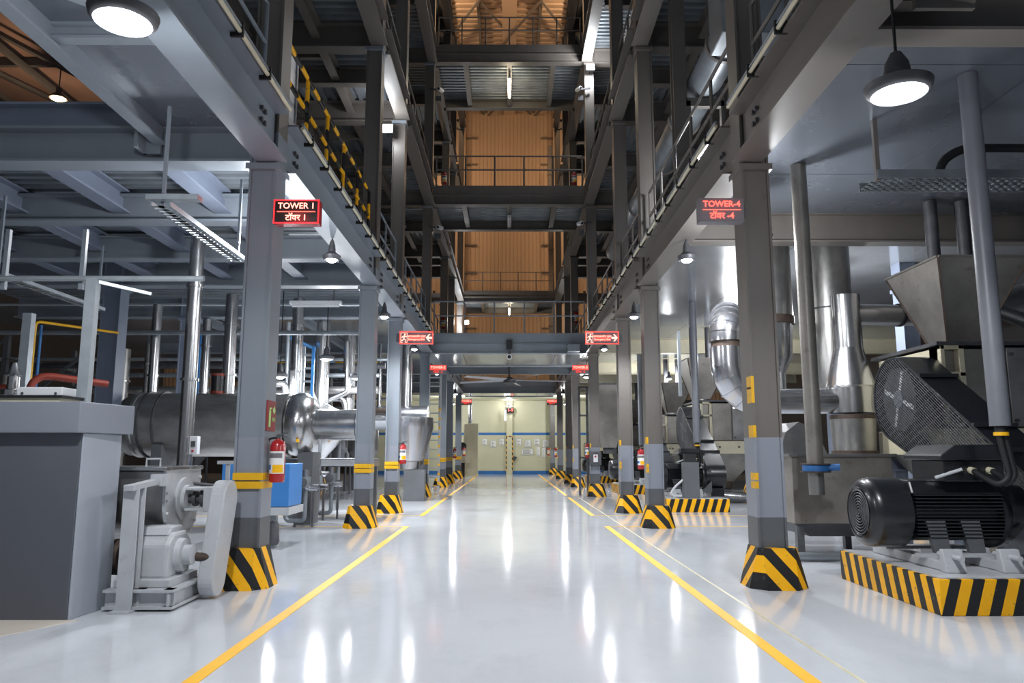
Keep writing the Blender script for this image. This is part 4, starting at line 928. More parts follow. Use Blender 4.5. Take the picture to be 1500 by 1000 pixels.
MB().box(4.1, 8.6, 7.98, 8.0, 4.42, 4.52).build('side_rail', 'galv', t, smooth=0); MB().box(4.1, 8.6, 8.42, 8.44, 4.42, 4.52).build('side_rail', 'galv', t, smooth=0)
mb = MB()
for k in range(46): mb.box(4.1 + .1*k, 4.14 + .1*k, 8.0, 8.42, 4.42, 4.435)
for k in range(5): mb.box(4.1, 8.6, 8.03 + .09*k, 8.06 + .09*k, 4.42, 4.434)
mb.build('perforated_base', 'galv', t, smooth=0)['kind'] = 'stuff'
for x in (4.12, 7.0): MB().box(x - .025, x + .025, 8.0, 8.05, 4.4, 5.12).build('hanger', 'paint_warm', t, smooth=0)
MB().tube([(4.9, 8.2, 4.45), (4.95, 8.2, 4.7), (5.2, 8.2, 4.86), (6.3, 8.2, 4.86)], .05, 10, .15).build('cable_bundle', 'black_dull', t)
# hoppers and vessel further into the bay
def bg_hopper(x0, x1, y0, y1, zt, zb, label, k=.35):
    t = thing('storage_hopper', label, 'hopper', ((x0+x1)/2, (y0+y1)/2, zb)); cx, cy = (x0+x1)/2, (y0+y1)/2
    MB().frustum((cx - (x1-x0)*k/2, cx + (x1-x0)*k/2, cy - (y1-y0)*k/2, cy + (y1-y0)*k/2), (x0, x1, y0, y1), zb, zt).build('hopper_cone', 'steel_worn', t, smooth=0)
    MB().box(x0 - .04, x1 + .04, y0 - .04, y1 + .04, zt, zt + .06).build('rim', 'iron', t, smooth=0); MB().box(cx - .2, cx + .2, cy - .2, cy + .2, zb - .25, zb).build('outlet', 'iron', t, smooth=0)
    for x in (x0 + .05, x1 - .05): MB().box(x - .04, x + .04, y1 - .05, y1 + .03, 0, zt).build('leg', 'paint_dark', t, smooth=0)
bg_hopper(3.5, 4.9, 31.4, 33.0, 4.2, 1.6, 'broad grey hopper between the third and fourth TOWER-4 columns', .45)
t = thing('hanging_strut', 'thin galvanised strut hanging before the grey hoppers, TOWER-4 bay', 'strut', at(998, 585, 16)); a = at(995, 525, 16); b = at(1000, 580, 16)
MB().bar(a + Vector((0, 0, .6)), Vector((a.x, 16, b.z)), .06, .06).build('strut_bar', 'galv_zinc', t, smooth=0)
t = thing('round_duct', 'long round grey duct running along the upper TOWER-4 side, clamp rings on it', 'duct', (3.5, 17, 7.95))
MB().cyl((3.5, 11.0, 7.95), (3.5, 24.2, 7.95), .29, n=24).build('tube', 'galv', t)
for y in (11.3, 14.2, 16.3, 19.4, 22.0): MB().cyl((3.5, y, 7.95), (3.5, y + .08, 7.95), .325, n=24).build('clamp_ring', 'paint_warm', t)
for y in (12.6, 20.5): MB().box(3.15, 3.85, y, y + .12, 7.5, 7.66).build('saddle', 'paint_warm', t, smooth=0)
for x in (3.2, 3.8):
    for y in (12.6, 20.5): MB().box(x - .03, x + .03, y, y + .12, 5.2, 7.6).build('leg', 'paint_warm', t, smooth=0)
t = thing('steel_post', 'brown-grey steel post rising behind the TOWER-4 handrail beside the round duct', 'post', (3.05, 12.6, 5.2)); MB().ibeam((3.05, 12.6, 5.2), (3.05, 12.6, 9.7), .22, .24).build('post_shaft', 'paint_warm', t, smooth=0)
t = thing('duct_box', 'brown-grey duct box at the upper end of the round duct', 'duct', (3.6, 10.6, 7.6)); MB().box(3.15, 4.1, 10.3, 11.0, 7.55, 8.9).build('box_body', 'galv', t, smooth=0, bevel=.02)
# stand and control box by the fourth column
t = thing('extinguisher_stand', 'dark steel stand of two posts in front of the fourth TOWER-4 column', 'stand', (2.5, 25.3, 0))
for x in (2.35, 2.62): MB().box(x - .04, x + .04, 25.3, 25.38, 0, 3.6).build('post', 'iron', t, smooth=0)
for z in (1.2, 2.6, 3.55): MB().box(2.35, 2.62, 25.3, 25.38, z, z + .06).build('crossbar', 'iron', t, smooth=0)
a = at(874, 671, 24.4); t = thing('control_box', 'dark control box with red button on the fourth TOWER-4 column', 'control box', (a.x, 24.4, a.z))
MB().box(2.58, 2.96, 24.36, 24.49, a.z - .22, a.z + .22).build('box_body', 'iron', t, smooth=0, bevel=.01); MB().box(2.70, 2.84, 24.33, 24.36, a.z - .12, a.z + .12).build('switch_panel', 'white', t, smooth=0); MB().cyl((2.76, 24.30, a.z + .06), (2.76, 24.34, a.z + .06), .03, n=12).build('button', 'red', t)

# ================================================================== TOWER 1 SIDE MACHINES  (units of 14/15 m)
UNIT[0] = 1.4 / 1.5
t = thing('machine_casing', 'large slate-grey sheet metal casing with overhanging lid, close to the camera', 'casing', (-5, 7.35, 0))
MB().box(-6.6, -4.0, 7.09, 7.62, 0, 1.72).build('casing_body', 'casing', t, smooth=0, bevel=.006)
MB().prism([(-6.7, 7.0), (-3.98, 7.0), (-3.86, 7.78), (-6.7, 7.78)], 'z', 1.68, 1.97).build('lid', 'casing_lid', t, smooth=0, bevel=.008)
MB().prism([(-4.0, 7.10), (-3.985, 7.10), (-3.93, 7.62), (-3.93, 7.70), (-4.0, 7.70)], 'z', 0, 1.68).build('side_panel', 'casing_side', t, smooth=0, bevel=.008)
t = thing('black_board', 'black-edged flat board lying on the slate casing', 'board', (-4.9, 7.3, 1.97))
MB().box(-6.4, -4.25, 7.12, 7.5, 1.972, 2.01).build('board_body', 'cream', t, smooth=0); MB().box(-6.42, -4.22, 7.10, 7.52, 2.01, 2.035).build('board_top', 'black', t, smooth=0)
t = thing('white_box', 'low white casing box on the black board', 'box', (-4.5, 7.3, 2.035)); MB().box(-4.72, -4.28, 7.2, 7.44, 2.037, 2.12).build('box_body', 'white', t, smooth=0, bevel=.01)
for x in (-4.66, -4.34): MB().cyl((x, 7.19, 2.06), (x, 7.2, 2.06), .012, n=8).build('screw', 'iron', t)
# mixing trough with its drive
t = thing('mixing_trough', 'U-shaped stainless mixing trough with bolted end plate, beside the slate casing', 'trough', (-4.4, 8.4, .3))
U = [(8.0, 1.30), (8.0, 1.0)] + [(8.4 + .4*math.cos(R(a)), 1.0 + .38*math.sin(R(a))) for a in range(180, 361, 15)] + [(8.8, 1.0), (8.8, 1.30)]
MB().prism(U, 'x', -5.6, -3.6).build('trough_body', 'steel_brushed', t, smooth=30)
E = [(7.96, 1.33), (7.96, 1.0)] + [(8.4 + .44*math.cos(R(a)), 1.0 + .43*math.sin(R(a))) for a in range(180, 361, 15)] + [(8.84, 1.0), (8.84, 1.33)]
ep = MB().prism(E, 'x', -3.6, -3.57).build('end_plate', 'lightgrey', t, smooth=0)
for k, (y, z) in enumerate([(7.99, 1.22), (7.99, 1.08)] + [(8.4 + .41*math.cos(R(a)), 1.0 + .40*math.sin(R(a))) for a in range(180, 361, 20)] + [(8.81, 1.08), (8.81, 1.22)]):
    MB().cyl((-3.57, y, z), (-3.55, y, z), .018, n=8).build('plate_bolt', 'lightgrey', ep)
cv = MB().box(-5.65, -3.56, 7.92, 8.88, 1.31, 1.35).build('cover', 'steel', t, smooth=0, bevel=.006)
MB().tube([(-3.95, 8.3, 1.35), (-3.95, 8.3, 1.43), (-3.80, 8.3, 1.43), (-3.80, 8.3, 1.35)], .012, 6).build('cover_handle', 'lightgrey', cv)
for x in (-4.75, -4.2): MB().cyl((x, 7.99, .78), (x, 8.04, .80), .025, n=10).build('side_bolt', 'lightgrey', t)
MB().lathe((-3.57, 8.4, 1.0), (1, 0, 0), [(0, .23), (.03, .23), (.03, .15), (.07, .15)], 28).build('shaft_flange', 'lightgrey', t)
mb = MB()
for z in (.875, 1.095): mb.box(-3.50, -3.22, 8.27, 8.53, z, z + .03)
mb.box(-3.30, -3.2, 8.26, 8.54, .87, 1.13); mb.build('bearing_bracket', 'lightgrey', t, smooth=0, bevel=.008)
MB().lathe((-3.5, 8.4, 1.0), (1, 0, 0), [(0, .05), (.05, .05), (.05, .08), (.09, .08), (.09, .05), (.14, .05), (.14, .09), (.18, .09), (.18, .05), (.32, .05)], 20).build('drive_shaft', 'iron', t)
for x in (-5.3, -3.9): MB().box(x - .05, x + .05, 8.6, 8.7, 0, .72).build('leg', 'paint_dark', t, smooth=0)
t = thing('chain_guard', 'tall pale grey rounded chain guard in front of the first TOWER 1 column', 'chain guard', (-3.1, 8.2, 0))
MB().prism(stadium((8.36, 1.0), .20, (8.14, .21), .19, 14), 'x', -3.19, -3.03).build('guard_shell', 'lightgrey', t, smooth=0, bevel=.015)
MB().cyl((-3.25, 8.62, 1.12), (-3.6, 8.62, 1.16), .02, n=8).build('stay_rod', 'iron', t)
t = thing('lever_stand', 'light grey T-shaped lever behind the chain guard', 'lever', (-3.40, 9.2, 0)); MB().box(-3.42, -3.38, 9.2, 9.24, 0, 1.36).build('stem', 'lightgrey', t, smooth=0); MB().box(-3.52, -3.30, 9.18, 9.26, 1.36, 1.40).build('crosspiece', 'lightgrey', t, smooth=0)
t = thing('gearbox', 'pale grey cast gearbox on a welded steel base, below the mixing trough', 'gearbox', (-3.5, 7.9, .16))
MB().prism([(7.62, .27), (8.18, .27), (8.18, .60), (8.05, .70), (7.75, .70), (7.62, .60)], 'x', -3.78, -3.36).build('housing', 'lightgrey', t, smooth=0, bevel=.03)
MB().prism([(7.70, .68), (8.10, .68), (8.02, .76), (7.78, .76)], 'x', -3.74, -3.40).build('top_cover', 'lightgrey', t, smooth=0, bevel=.015)
MB().box(-3.84, -3.30, 7.56, 8.24, .20, .28).build('foot', 'lightgrey', t, smooth=0, bevel=.01)
MB().lathe((-3.36, 7.9, .47), (1, 0, 0), [(0, .17), (.06, .16), (.06, .10), (.14, .10)], 20).build('output_cap', 'lightgrey', t); MB().cyl((-3.3, 7.95, .45), (-3.1, 8.05, .42), .045, n=14).build('output_shaft', 'rust', t)
MB().lathe((-3.92, 7.9, .45), (-1, 0, 0), [(-.14, .07), (0, .07), (0, .17), (.05, .18), (.05, .12), (.08, .12), (.08, .18), (.13, .17), (.13, .07), (.2, .07)], 24).build('coupling', 'rust', t)
mb = MB(); mb.box(-3.62, -3.50, 7.50, 8.7, .02, .045); mb.box(-3.62, -3.50, 7.50, 8.7, .175, .20); mb.box(-3.58, -3.55, 7.50, 8.7, .045, .175)
mb.build('base_channel', 'lightgrey', t, smooth=0)
MB().ibeam((-3.88, 7.52, .02), (-3.22, 7.52, .02), .18, .14).build('base_channel', 'lightgrey', t, smooth=0); MB().ibeam((-3.88, 8.25, .02), (-3.22, 8.25, .02), .18, .14).build('base_channel', 'lightgrey', t, smooth=0); MB().ibeam((-3.26, 7.46, .02), (-3.26, 8.3, .02), .18, .10).build('base_channel', 'lightgrey', t, smooth=0)
t = thing('drive_motor', 'old dark drive motor half hidden behind the slate casing', 'motor', (-4.6, 7.95, .2)); MB().lathe((-4.15, 7.9, .45), (-1, 0, 0), [(0, .07), (.05, .13), (.1, .17), (.55, .18), (.6, .1)], 24).build('motor_body', 'rust', t)
MB().box(-4.45, -4.3, 7.8, 8.0, .58, .70).build('terminal_box', 'rust', t, smooth=0, bevel=.015); MB().box(-4.7, -4.2, 7.7, 8.1, .2, .30).build('foot', 'rust', t, smooth=0)
t = thing('support_post', 'upright light grey channel post beside the gearbox, arm reaching the trough', 'post', (-3.56, 7.4, 0)); MB().ibeam((-3.66, 7.42, 0), (-3.66, 7.42, 1.19), .15, .15, .02, .02).build('post_shaft', 'lightgrey', t, smooth=0)
MB().bar((-3.66, 7.36, 1.16), (-3.60, 7.95, 1.22), .10, .05).build('arm', 'lightgrey', t, smooth=0); MB().box(-3.66, -3.5, 7.80, 7.95, 1.16, 1.28).build('arm_bracket', 'lightgrey', t, smooth=0); MB().box(-3.76, -3.56, 7.33, 7.5, 0, .02).build('base_plate', 'lightgrey', t, smooth=0)
UNIT[0] = 1.0
# conduit run over the casing, held by a galvanised post
zc = at(200, 408, 7.1).z
t = thing('conduit_run', 'galvanised conduit running from the picture edge to the first TOWER 1 column above the casing', 'conduit', (-4, 7.1, zc)); MB().cyl((-8.5, 7.1, zc), (-2.95, 7.1, zc), .028, n=10).build('tube', 'galv_zinc', t)
for x in (-4.15, -4.9): MB().box(x - .02, x + .02, 7.12, 7.16, zc - .1, zc + .5).build('hanger', 'paint', t, smooth=0)
a = at(132, 500, 7.05); t = thing('strut_post', 'galvanised strut post standing on the casing lid, carrying the conduit', 'post', (a.x, 7.05, 1.84)); MB().box(a.x - .05, a.x + .05, 6.98, 7.06, 1.84, zc - .03).build('post_shaft', 'galv_zinc', t, smooth=0); MB().bar((a.x, 7.02, zc - .04), (a.x + .45, 7.25, zc - .12), .03, .03).build('bracket_arm', 'galv_zinc', t, smooth=0)
# perforated trays hung from the joists
def tray(x, y0, y1, z, label, cross=None):
    t = thing('hanging_cable_tray', label, 'cable tray', (x, (y0+y1)/2, z), 'cable trays hung below the TOWER 1 deck')
    for dx in (-.09, .09): MB().box(x + dx - .006, x + dx + .006, y0, y1, z, z + .05).build('side_rail', 'galv_zinc', t, smooth=0)
    mb = MB(); n = int((y1 - y0) / .09)
    for k in range(n): mb.box(x - .09, x + .09, y0 + .09*k, y0 + .09*k + .05, z, z + .006)
    mb.box(x - .03, x + .03, y0, y1, z, z + .007); mb.build('perforated_base', 'galv_zinc', t, smooth=0)['kind'] = 'stuff'
    for y in (y0 + .05, y1 - .05): MB().box(x - .015, x + .015, y - .015, y + .015, z, 4.75).build('hanger', 'paint', t, smooth=0)
    if cross: MB().box(x - .12, cross, y0 - .06, y0 + .06, z + .055, z + .10).build('cross_rail', 'galv_zinc', t, smooth=0)
zt = at(235, 302, 6.9).z; tray(at(235, 302, 6.9).x, 6.9, 9.0, zt, 'white perforated cable tray hanging close to the first TOWER 1 column', -2.95)
b = at(0, 405, 9.6); tray(b.x, 9.5, 12.0, b.z, 'perforated cable tray hanging over the slate casing, far from the columns')
# dark drum, dished vessel and narrow cylinder lying along the bay
t = thing('horizontal_drum', 'big dark stainless drum lying across the bay behind the mixing trough', 'drum', (-6.1, 15.4, 0)); zd = at(400, 622, 15.4).z
MB().lathe((-7.85, 15.4, zd), (1, 0, 0), [(0, .0), (.0, .35), (.08, .55), (.2, .62), (.35, .64), (.37, .66), (.42, .66), (.44, .64), (2.8, .64), (2.82, .67), (2.88, .67), (2.9, .64), (3.4, .64)], 40).build('shell', 'steel_brushed', t, smooth=40)
for x in (-7.3, -7.0): MB().cyl((x, 15.4, zd), (x + .03, 15.4, zd), .675, n=40).build('band', 'iron', t)
for x in (-6.9, -5.2): MB().prism([(14.9, 0), (15.9, 0), (15.95, zd - .4), (14.85, zd - .4)], 'x', x - .1, x + .1).build('saddle', 'paint_dark', t, smooth=0)
t = thing('dished_vessel', 'shiny stainless vessel with bulging dished head and narrow neck cylinder', 'vessel', (-4, 15.4, 0))
MB().lathe((-4.43, 15.4, zd), (1, 0, 0), [(0, .60), (.12, .64), (.2, .66), (.30, .64), (.42, .54), (.50, .40), (.52, .30), (.52, .0)], 40).build('dished_head', 'steel', t, smooth=60)
MB().lathe((-3.95, 15.4, zd), (1, 0, 0), [(0, .31), (.85, .31), (.87, .335), (.98, .335), (.98, 0)], 32).build('neck_cylinder', 'steel', t, smooth=40)
for k in range(12):
    a = 2*math.pi*k/12; MB().cyl((-3.06, 15.4 + .32*math.cos(a), zd + .32*math.sin(a)), (-2.95, 15.4 + .32*math.cos(a), zd + .32*math.sin(a)), .018, n=8).build('flange_bolt', 'iron', t)
MB().box(-4.2, -3.9, 15.1, 15.7, 0, zd - .55).build('pedestal', 'paint_dark', t, smooth=0); MB().box(-4.15, -4.1, 14.76, 14.8, zd - .36, zd - .30).build('label', 'yellow', t, smooth=0)
def sagitta(x, y, zc, r, label, pipe_to=None, bot=True, rp=.11, name='upright_vessel'):
    t = thing(name, label, 'vessel', (x, y, 0)); 
    MB().lathe((x, y, zc), (0, 0, 1), [(-r*1.5, .08), (-r*1.2, .12), (-r*.7, r*.65), (-r*.2, r), (r*.3, r), (r*.7, r*.8), (r*.95, rp + .05), (r*1.0, rp)], 32).build('shell', 'steel', t, smooth=50)
    if pipe_to: MB().cyl((x, y, zc + r*.95), (x, y, pipe_to), rp, n=20).build('top_pipe', 'steel', t)
    MB().tube([(x, y, zc - r*1.45), (x, y, zc - r*1.75), (x + .35, y, zc - r*1.75)], .07, 10, .15).build('outlet_elbow', 'foil', t)
    for a in (45, 165, 285): MB().cyl((x + r*.9*math.cos(R(a)), y + r*.9*math.sin(R(a)), zc), (x + r*.9*math.cos(R(a)), y + r*.9*math.sin(R(a)), 0), .04, n=8).build('leg', 'paint_dark', t)
a = at(469, 628, 18.6); sagitta(a.x, 18.6, a.z, .62, 'rounded stainless vessel behind the dished one, thick pipe rising from its top', 4.8, rp=.17)
t = thing('cone_vessel', 'conical foil-clad vessel with horizontal drum between second and fourth TOWER 1 columns', 'vessel', (-3.4, 22.5, 0)); a = at(600, 612, 22.5)
MB().cyl((a.x - 1.4, 22.5, a.z), (a.x + .55, 22.5, a.z), .36, n=28).build('top_drum', 'foil', t)
MB().lathe((a.x, 22.5, a.z - 1.3), (0, 0, 1), [(-.2, .30), (0, .32), (.02, .45), (.06, .45), (1.0, .72), (1.3, .72)], 28).build('cone', 'foil', t, smooth=30)
for x in (a.x - .4, a.x + .4): MB().box(x - .05, x + .05, 22.4, 22.5, 0, a.z - 1.2).build('leg', 'iron', t, smooth=0)
MB().box(a.x - .1, a.x + .5, 22.2, 22.6, 0, .9).build('base', 'paint_dark', t, smooth=0)
for dx in (-.9, -.55): MB().cyl((a.x + dx, 22.4, a.z + .3), (a.x + dx, 22.4, a.z + 2.2), .06, n=12).build('riser', 'steel', t)
MB().cyl((a.x - .1, 22.5, a.z + .3), (a.x - .1, 22.5, 4.8), .16, n=16).build('riser', 'steel', t)
# platform and pipework below the dished vessel
t = thing('steel_platform', 'low grey steel platform beside the second TOWER 1 column, under the shiny vessels', 'platform', (-4.2, 16.6, 0)); zp = at(500, 683, 16.6).z
MB().box(-4.75, -3.0, 16.2, 17.6, zp, zp + .17).build('deck', 'paint_dark', t, smooth=0); MB().box(-4.0, -3.0, 16.15, 16.2, zp + .02, zp + .15).build('edge_strip', 'lightgrey', t, smooth=0)
for x in (-4.6, -3.1):
    for y in (16.3, 17.5): MB().box(x - .07, x + .07, y - .07, y + .07, 0, zp).build('leg', 'paint_dark', t, smooth=0)
def valve_loop(px, py, Y, w, label):
    a = at(px, py, Y); x, z = a.x, a.z
    t = thing('valve_assembly', label, 'valve', (x, Y, 0), 'pipe and valve assemblies under the vessels')
    MB().tube([(x - w, Y, z + .25), (x - w, Y, .12), (x + w*.2, Y, .12), (x + w*.2, Y, z + .1)], .045, 10, .1).build('pipe_loop', 'galv', t)
    MB().tube([(x + w*.2, Y, z + .35), (x + w*.2, Y, z), (x + w, Y, z)], .07, 12, .15).build('elbow', 'foil', t)
    MB().cyl((x + w*.2, Y - .0, z + .02), (x + w*.2, Y, z + .22), .10, n=14).build('valve_body', 'galv', t); MB().cyl((x - w, Y, z - .05), (x - w, Y, z + .12), .10, n=14).build('valve_body', 'galv', t)
    MB().lathe((x + w*.2, Y - .2, z + .12), (0, -1, 0), [(0, .02), (.02, .09), (.04, .09), (.05, .02)], 14).build('hand_wheel', 'iron', t); MB().cyl((x + w*.2, Y, z + .12), (x + w*.2, Y - .2, z + .12), .015, n=8).build('spindle', 'iron', t)
    for dx in (-w*.4, w*.7): MB().bar((x + dx, Y, 0), (x + dx, Y, z - .08), .04, .04, up=(0, 1, 0)).build('leg', 'iron', t, smooth=0)
valve_loop(443, 715, 14.6, .30, 'stainless pipe loop with valves beside the blue panel')
valve_loop(462, 712, 16.0, .26, 'insulated elbow and valve under the dished vessel')
valve_loop(482, 708, 16.4, .28, 'bent foil pipe on thin legs beside the steel platform')
# blue panel unit
a = at(392, 742, 11.3); b = at(425, 679, 11.3); t = thing('blue_panel_unit', 'bright blue panel unit behind the first TOWER 1 column and its extinguisher', 'cabinet', ((a.x+b.x)/2 - .3, 11.6, 0))
MB().box(a.x - .7, b.x, 11.3, 12.0, a.z, b.z).build('panel', 'blue', t, smooth=0, bevel=.01); MB().box(a.x - .75, b.x + .02, 11.25, 12.05, a.z - .12, a.z - .01).build('tray', 'lightgrey', t, smooth=0)
for x in (a.x - .5, a.x + .05): MB().box(x - .05, x + .05, 11.4, 11.5, 0.0, a.z - .12).build('leg', 'galv', t, smooth=0); MB().lathe((x, 11.45, 0.05), (0, 0, 1), [(0, .08), (.05, .1), (.3, .08), (.35, .05)], 12).build('foot', 'iron', t)
# pipes
def pipe(pts, r, m, label, bend=.2, group=None, name='pipe', rings=0):
    t = thing(name, label, 'pipe', pts[0], group); MB().tube(pts, r, 14, bend).build('tube', m, t)
    p0, p1 = Vector(pts[0]), Vector(pts[1])
    for k in range(rings):
        q = p0.lerp(p1, (k + .6) / (rings + .2)); d = (p1 - p0).normalized()*.02; MB().cyl(q - d, q + d, r*1.25, n=16).build('joint_ring', 'steel', t)
    return t
a = at(281, 500, 11.2); pp = pipe([(a.x, 11.2, .2), (a.x, 11.2, 4.75)], .105, 'steel', 'polished stainless vertical pipe rising behind the mixing trough', 0, rings=3)
b = at(282, 652, 11.05); t = thing('switch_box', 'small white switch box with red button on the polished vertical pipe', 'switch', (b.x, 11.0, b.z)); MB().box(b.x - .02, b.x + .10, 10.98, 11.08, b.z - .13, b.z + .13).build('box_body', 'white', t, smooth=0, bevel=.008); MB().box(b.x + .01, b.x + .07, 10.965, 10.98, b.z - .02, b.z + .06).build('display', 'iron', t, smooth=0); MB().cyl((b.x + .04, 10.95, b.z - .08), (b.x + .04, 10.98, b.z - .08), .015, n=8).build('button', 'red', t)
a = at(318, 562, 15.4); t = thing('agitator_motor', 'small black agitator motor with red end caps on top of the dark drum', 'motor', (a.x, 15.4, a.z - .25))
MB().cyl((a.x, 15.4, a.z - .16), (a.x, 15.4, a.z + .16), .12, n=18).build('motor_body', 'black', t)
for z in (-.2, .16): MB().cyl((a.x, 15.4, a.z + z), (a.x, 15.4, a.z + z + .05), .13, n=18).build('end_cap', 'red_pipe', t)
MB().cyl((a.x, 15.4, zd + .6), (a.x, 15.4, a.z - .18), .06, n=12).build('stem', 'steel', t)
def vp(px, Y, r, m, label, z0, z1, rings=2, grp=None):
    x = at(px, 540, Y).x; return pipe([(x, Y, z0), (x, Y, z1)], r, m, label, 0, grp, 'vertical_pipe', rings)
vp(225, 16.2, .10, 'steel', 'shiny vertical pipe on top of the dark drum, nearest the blue-grey column', zd + .5, 4.6)
vp(217, 17.5, .09, 'steel_brushed', 'thin vertical pipe behind the drum, left of the shiny pipe pair', 2.2, 3.9)
vp(335, 15.6, .13, 'steel', 'vertical pipe on the drum just beside the first TOWER 1 column', zd + .4, 4.7)
vp(292, 18.5, .06, 'blue_pipe', 'thin blue vertical pipe behind the polished stainless pipe', 1.6, 4.4, 0)
vp(300, 18.0, .11, 'steel', 'vertical pipe beside the thin blue pipe', 2.2, 4.6)
vp(434, 17.0, .13, 'steel', 'dark stainless riser just beside the blue ladder frame', 2.6, 4.9)
vp(420, 18.4, .05, 'galv', 'slim riser beside the first column above the dished head', 1.8, 4.6, 0)
vp(512, 20, .17, 'steel', 'bright stainless riser beside the second TOWER 1 column', 2.4, 4.6)
vp(180, 19, .16, 'steel_brushed', 'grey riser at the edge of the twin blue-grey column', 1.0, 4.0)
pipe([at(448, 600, 19), at(500, 578, 19), at(509, 574, 19), at(509, 500, 19)], .07, 'steel', 'stainless pipe bending upward between the vessels and second TOWER 1 column', .3)
pipe([at(470, 583, 19.8), at(504, 583, 19.8), at(506, 600, 19.8)], .09, 'steel', 'stainless pipe elbow turning down above the rounded vessel', .3)
pipe([at(405, 562, 17), at(417, 562, 17), at(421, 585, 17)], .08, 'steel', 'short stainless bend above the dished head', .3)
pipe([at(456, 575, 17.2), at(462, 590, 17.2), at(463, 610, 17.2)], .06, 'steel', 'small stainless bend beside the blue ladder frame', .2)
a = at(42, 580, 9.2); pipe([(a.x, 9.2, a.z - .5), (a.x, 9.2, at(42, 547, 9.2).z), (at(120, 556, 9.2).x, 9.8, at(120, 556, 9.2).z)], .045, 'red_pipe', 'red pipe bending over behind the slate casing', .25)
pipe([(-12, 12.2, at(60, 566, 12.2).z), (-7.9, 12.2, at(60, 566, 12.2).z)], .035, 'red_pipe', 'straight red pipe low behind the casing', 0)
pipe([(at(46, 540, 12).x, 12, 1.5), (at(46, 540, 12).x, 12, 3.5), (at(100, 500, 12).x, 13.5, 3.55)], .022, 'yellow_tape', 'thin yellow pipe rising behind the casing', .1)
pipe([(at(55, 540, 13).x, 13, 1.5), (at(55, 540, 13).x, 13, 3.6)], .022, 'blue_pipe', 'thin blue pipe beside the yellow one', 0)
pipe([at(400, 532, 24), at(560, 531, 24)], .045, 'yellow', 'long thin yellow gas pipe high across the bay', 0)
pipe([at(428, 495, 17.8), at(462, 511, 20.5), at(500, 540, 24)], .045, 'blue_pipe', 'sloping blue pipe under the polished soffit', .2)
pipe([(-12, 15.8, at(150, 487, 15.8).z), (-3, 15.8, at(150, 487, 15.8).z)], .05, 'galv', 'grey horizontal pipe below the far cross beam', 0)
pipe([(-14, 17, at(150, 446, 17).z), (-3, 17, at(150, 446, 17).z)], .03, 'galv_zinc', 'thin pale conduit along the far cross beam', 0)
t = thing('stainless_stub', 'shiny stub of pipework standing behind the casing at the picture edge', 'pipe', at(18, 560, 9.5)); a = at(18, 575, 9.5)
MB().lathe((a.x, 9.5, a.z - .4), (0, 0, 1), [(0, .08), (.35, .08), (.37, .12), (.43, .12), (.45, .07), (.6, .07), (.62, .10), (.68, .06), (.78, .03)], 16).build('tube', 'steel', t)
t = thing('strut_post', 'galvanised post further back over the casing, below the second tray', 'post', at(40, 520, 10)); a = at(40, 458, 10); MB().box(a.x - .06, a.x + .06, 10, 10.1, 0, a.z).build('post_shaft', 'galv_zinc', t, smooth=0)
# blue access ladder frame over the vessels, and leaning ladder by the fourth column
t = thing('ladder_frame', 'light blue ladder frame standing above the dished vessel', 'ladder', at(450, 590, 16.6)); a = at(443, 597, 16.6); b = at(456, 520, 16.6); x0, x1 = at(443, 560, 16.6).x, at(457, 560, 16.6).x
for x in (x0, x1): MB().box(x - .03, x + .03, 16.6, 16.66, 0, b.z + .2).build('stile', 'galv_zinc' if x == x0 else 'blue_pipe', t, smooth=0)
for k in range(5): zz = a.z + (b.z - a.z) * k / 4; MB().box(x0, x1, 16.61, 16.65, zz - .02, zz + .02).build('rung', 'galv_zinc', t, smooth=0)
t = thing('step_ladder', 'pale grey ladder with yellow-marked stile leaning between TOWER 1 columns four and five', 'ladder', (-2.75, 26.5, 0)); a = at(642, 721, 26.5)
for x in (a.x, a.x - .42): MB().bar((x, 26.5, 0), (x + .0, 26.9, 4.2), .06, .08).build('stile', 'lightgrey', t, smooth=0)
for k in range(13): MB().box(a.x - .42, a.x, 26.48 + .03*k, 26.56 + .03*k, .32*k + .2, .32*k + .24).build('rung', 'lightgrey', t, smooth=0)
for k in range(9): MB().box(a.x - .035, a.x + .035, 26.44 + .03*k, 26.5 + .03*k, .32*k + .3, .32*k + .38).build('yellow_mark', 'yellow', t, smooth=0)
# cream cabinet and drum at the aisle end
a = at(679, 697, 45); b = at(700, 620, 45); t = thing('cream_cabinet', 'tall cream cabinet before the end wall on the TOWER 1 side', 'cabinet', ((a.x+b.x)/2, 45, 0))
MB().box(a.x, b.x, 45, 45.8, .12, b.z).build('cabinet_body', 'cream', t, smooth=0, bevel=.01); MB().box(a.x, b.x, 44.9, 45.9, 0, .12).build('base', 'cream', t, smooth=0); MB().box(b.x - .05, b.x, 44.97, 45, .12, b.z).build('edge_trim', 'yellow_faint', t, smooth=0)
MB().cyl((a.x + .35, 45.3, b.z), (a.x + .35, 45.3, 4.6), .12, n=14).build('vent_pipe', 'steel', t)
t = thing('extractor_fan', 'small black blower in front of the cream cabinet', 'blower', (a.x - .05, 44.5, 0)); MB().cyl((a.x - .05, 44.3, 1.75), (a.x - .05, 44.6, 1.75), .24, n=20).build('scroll', 'black', t); MB().box(a.x - .2, a.x + .1, 44.3, 44.6, 0, .8).build('stand', 'black', t, smooth=0); MB().box(a.x - .2, a.x + .35, 44.35, 44.6, .8, 1.55).build('duct', 'cream', t, smooth=0)
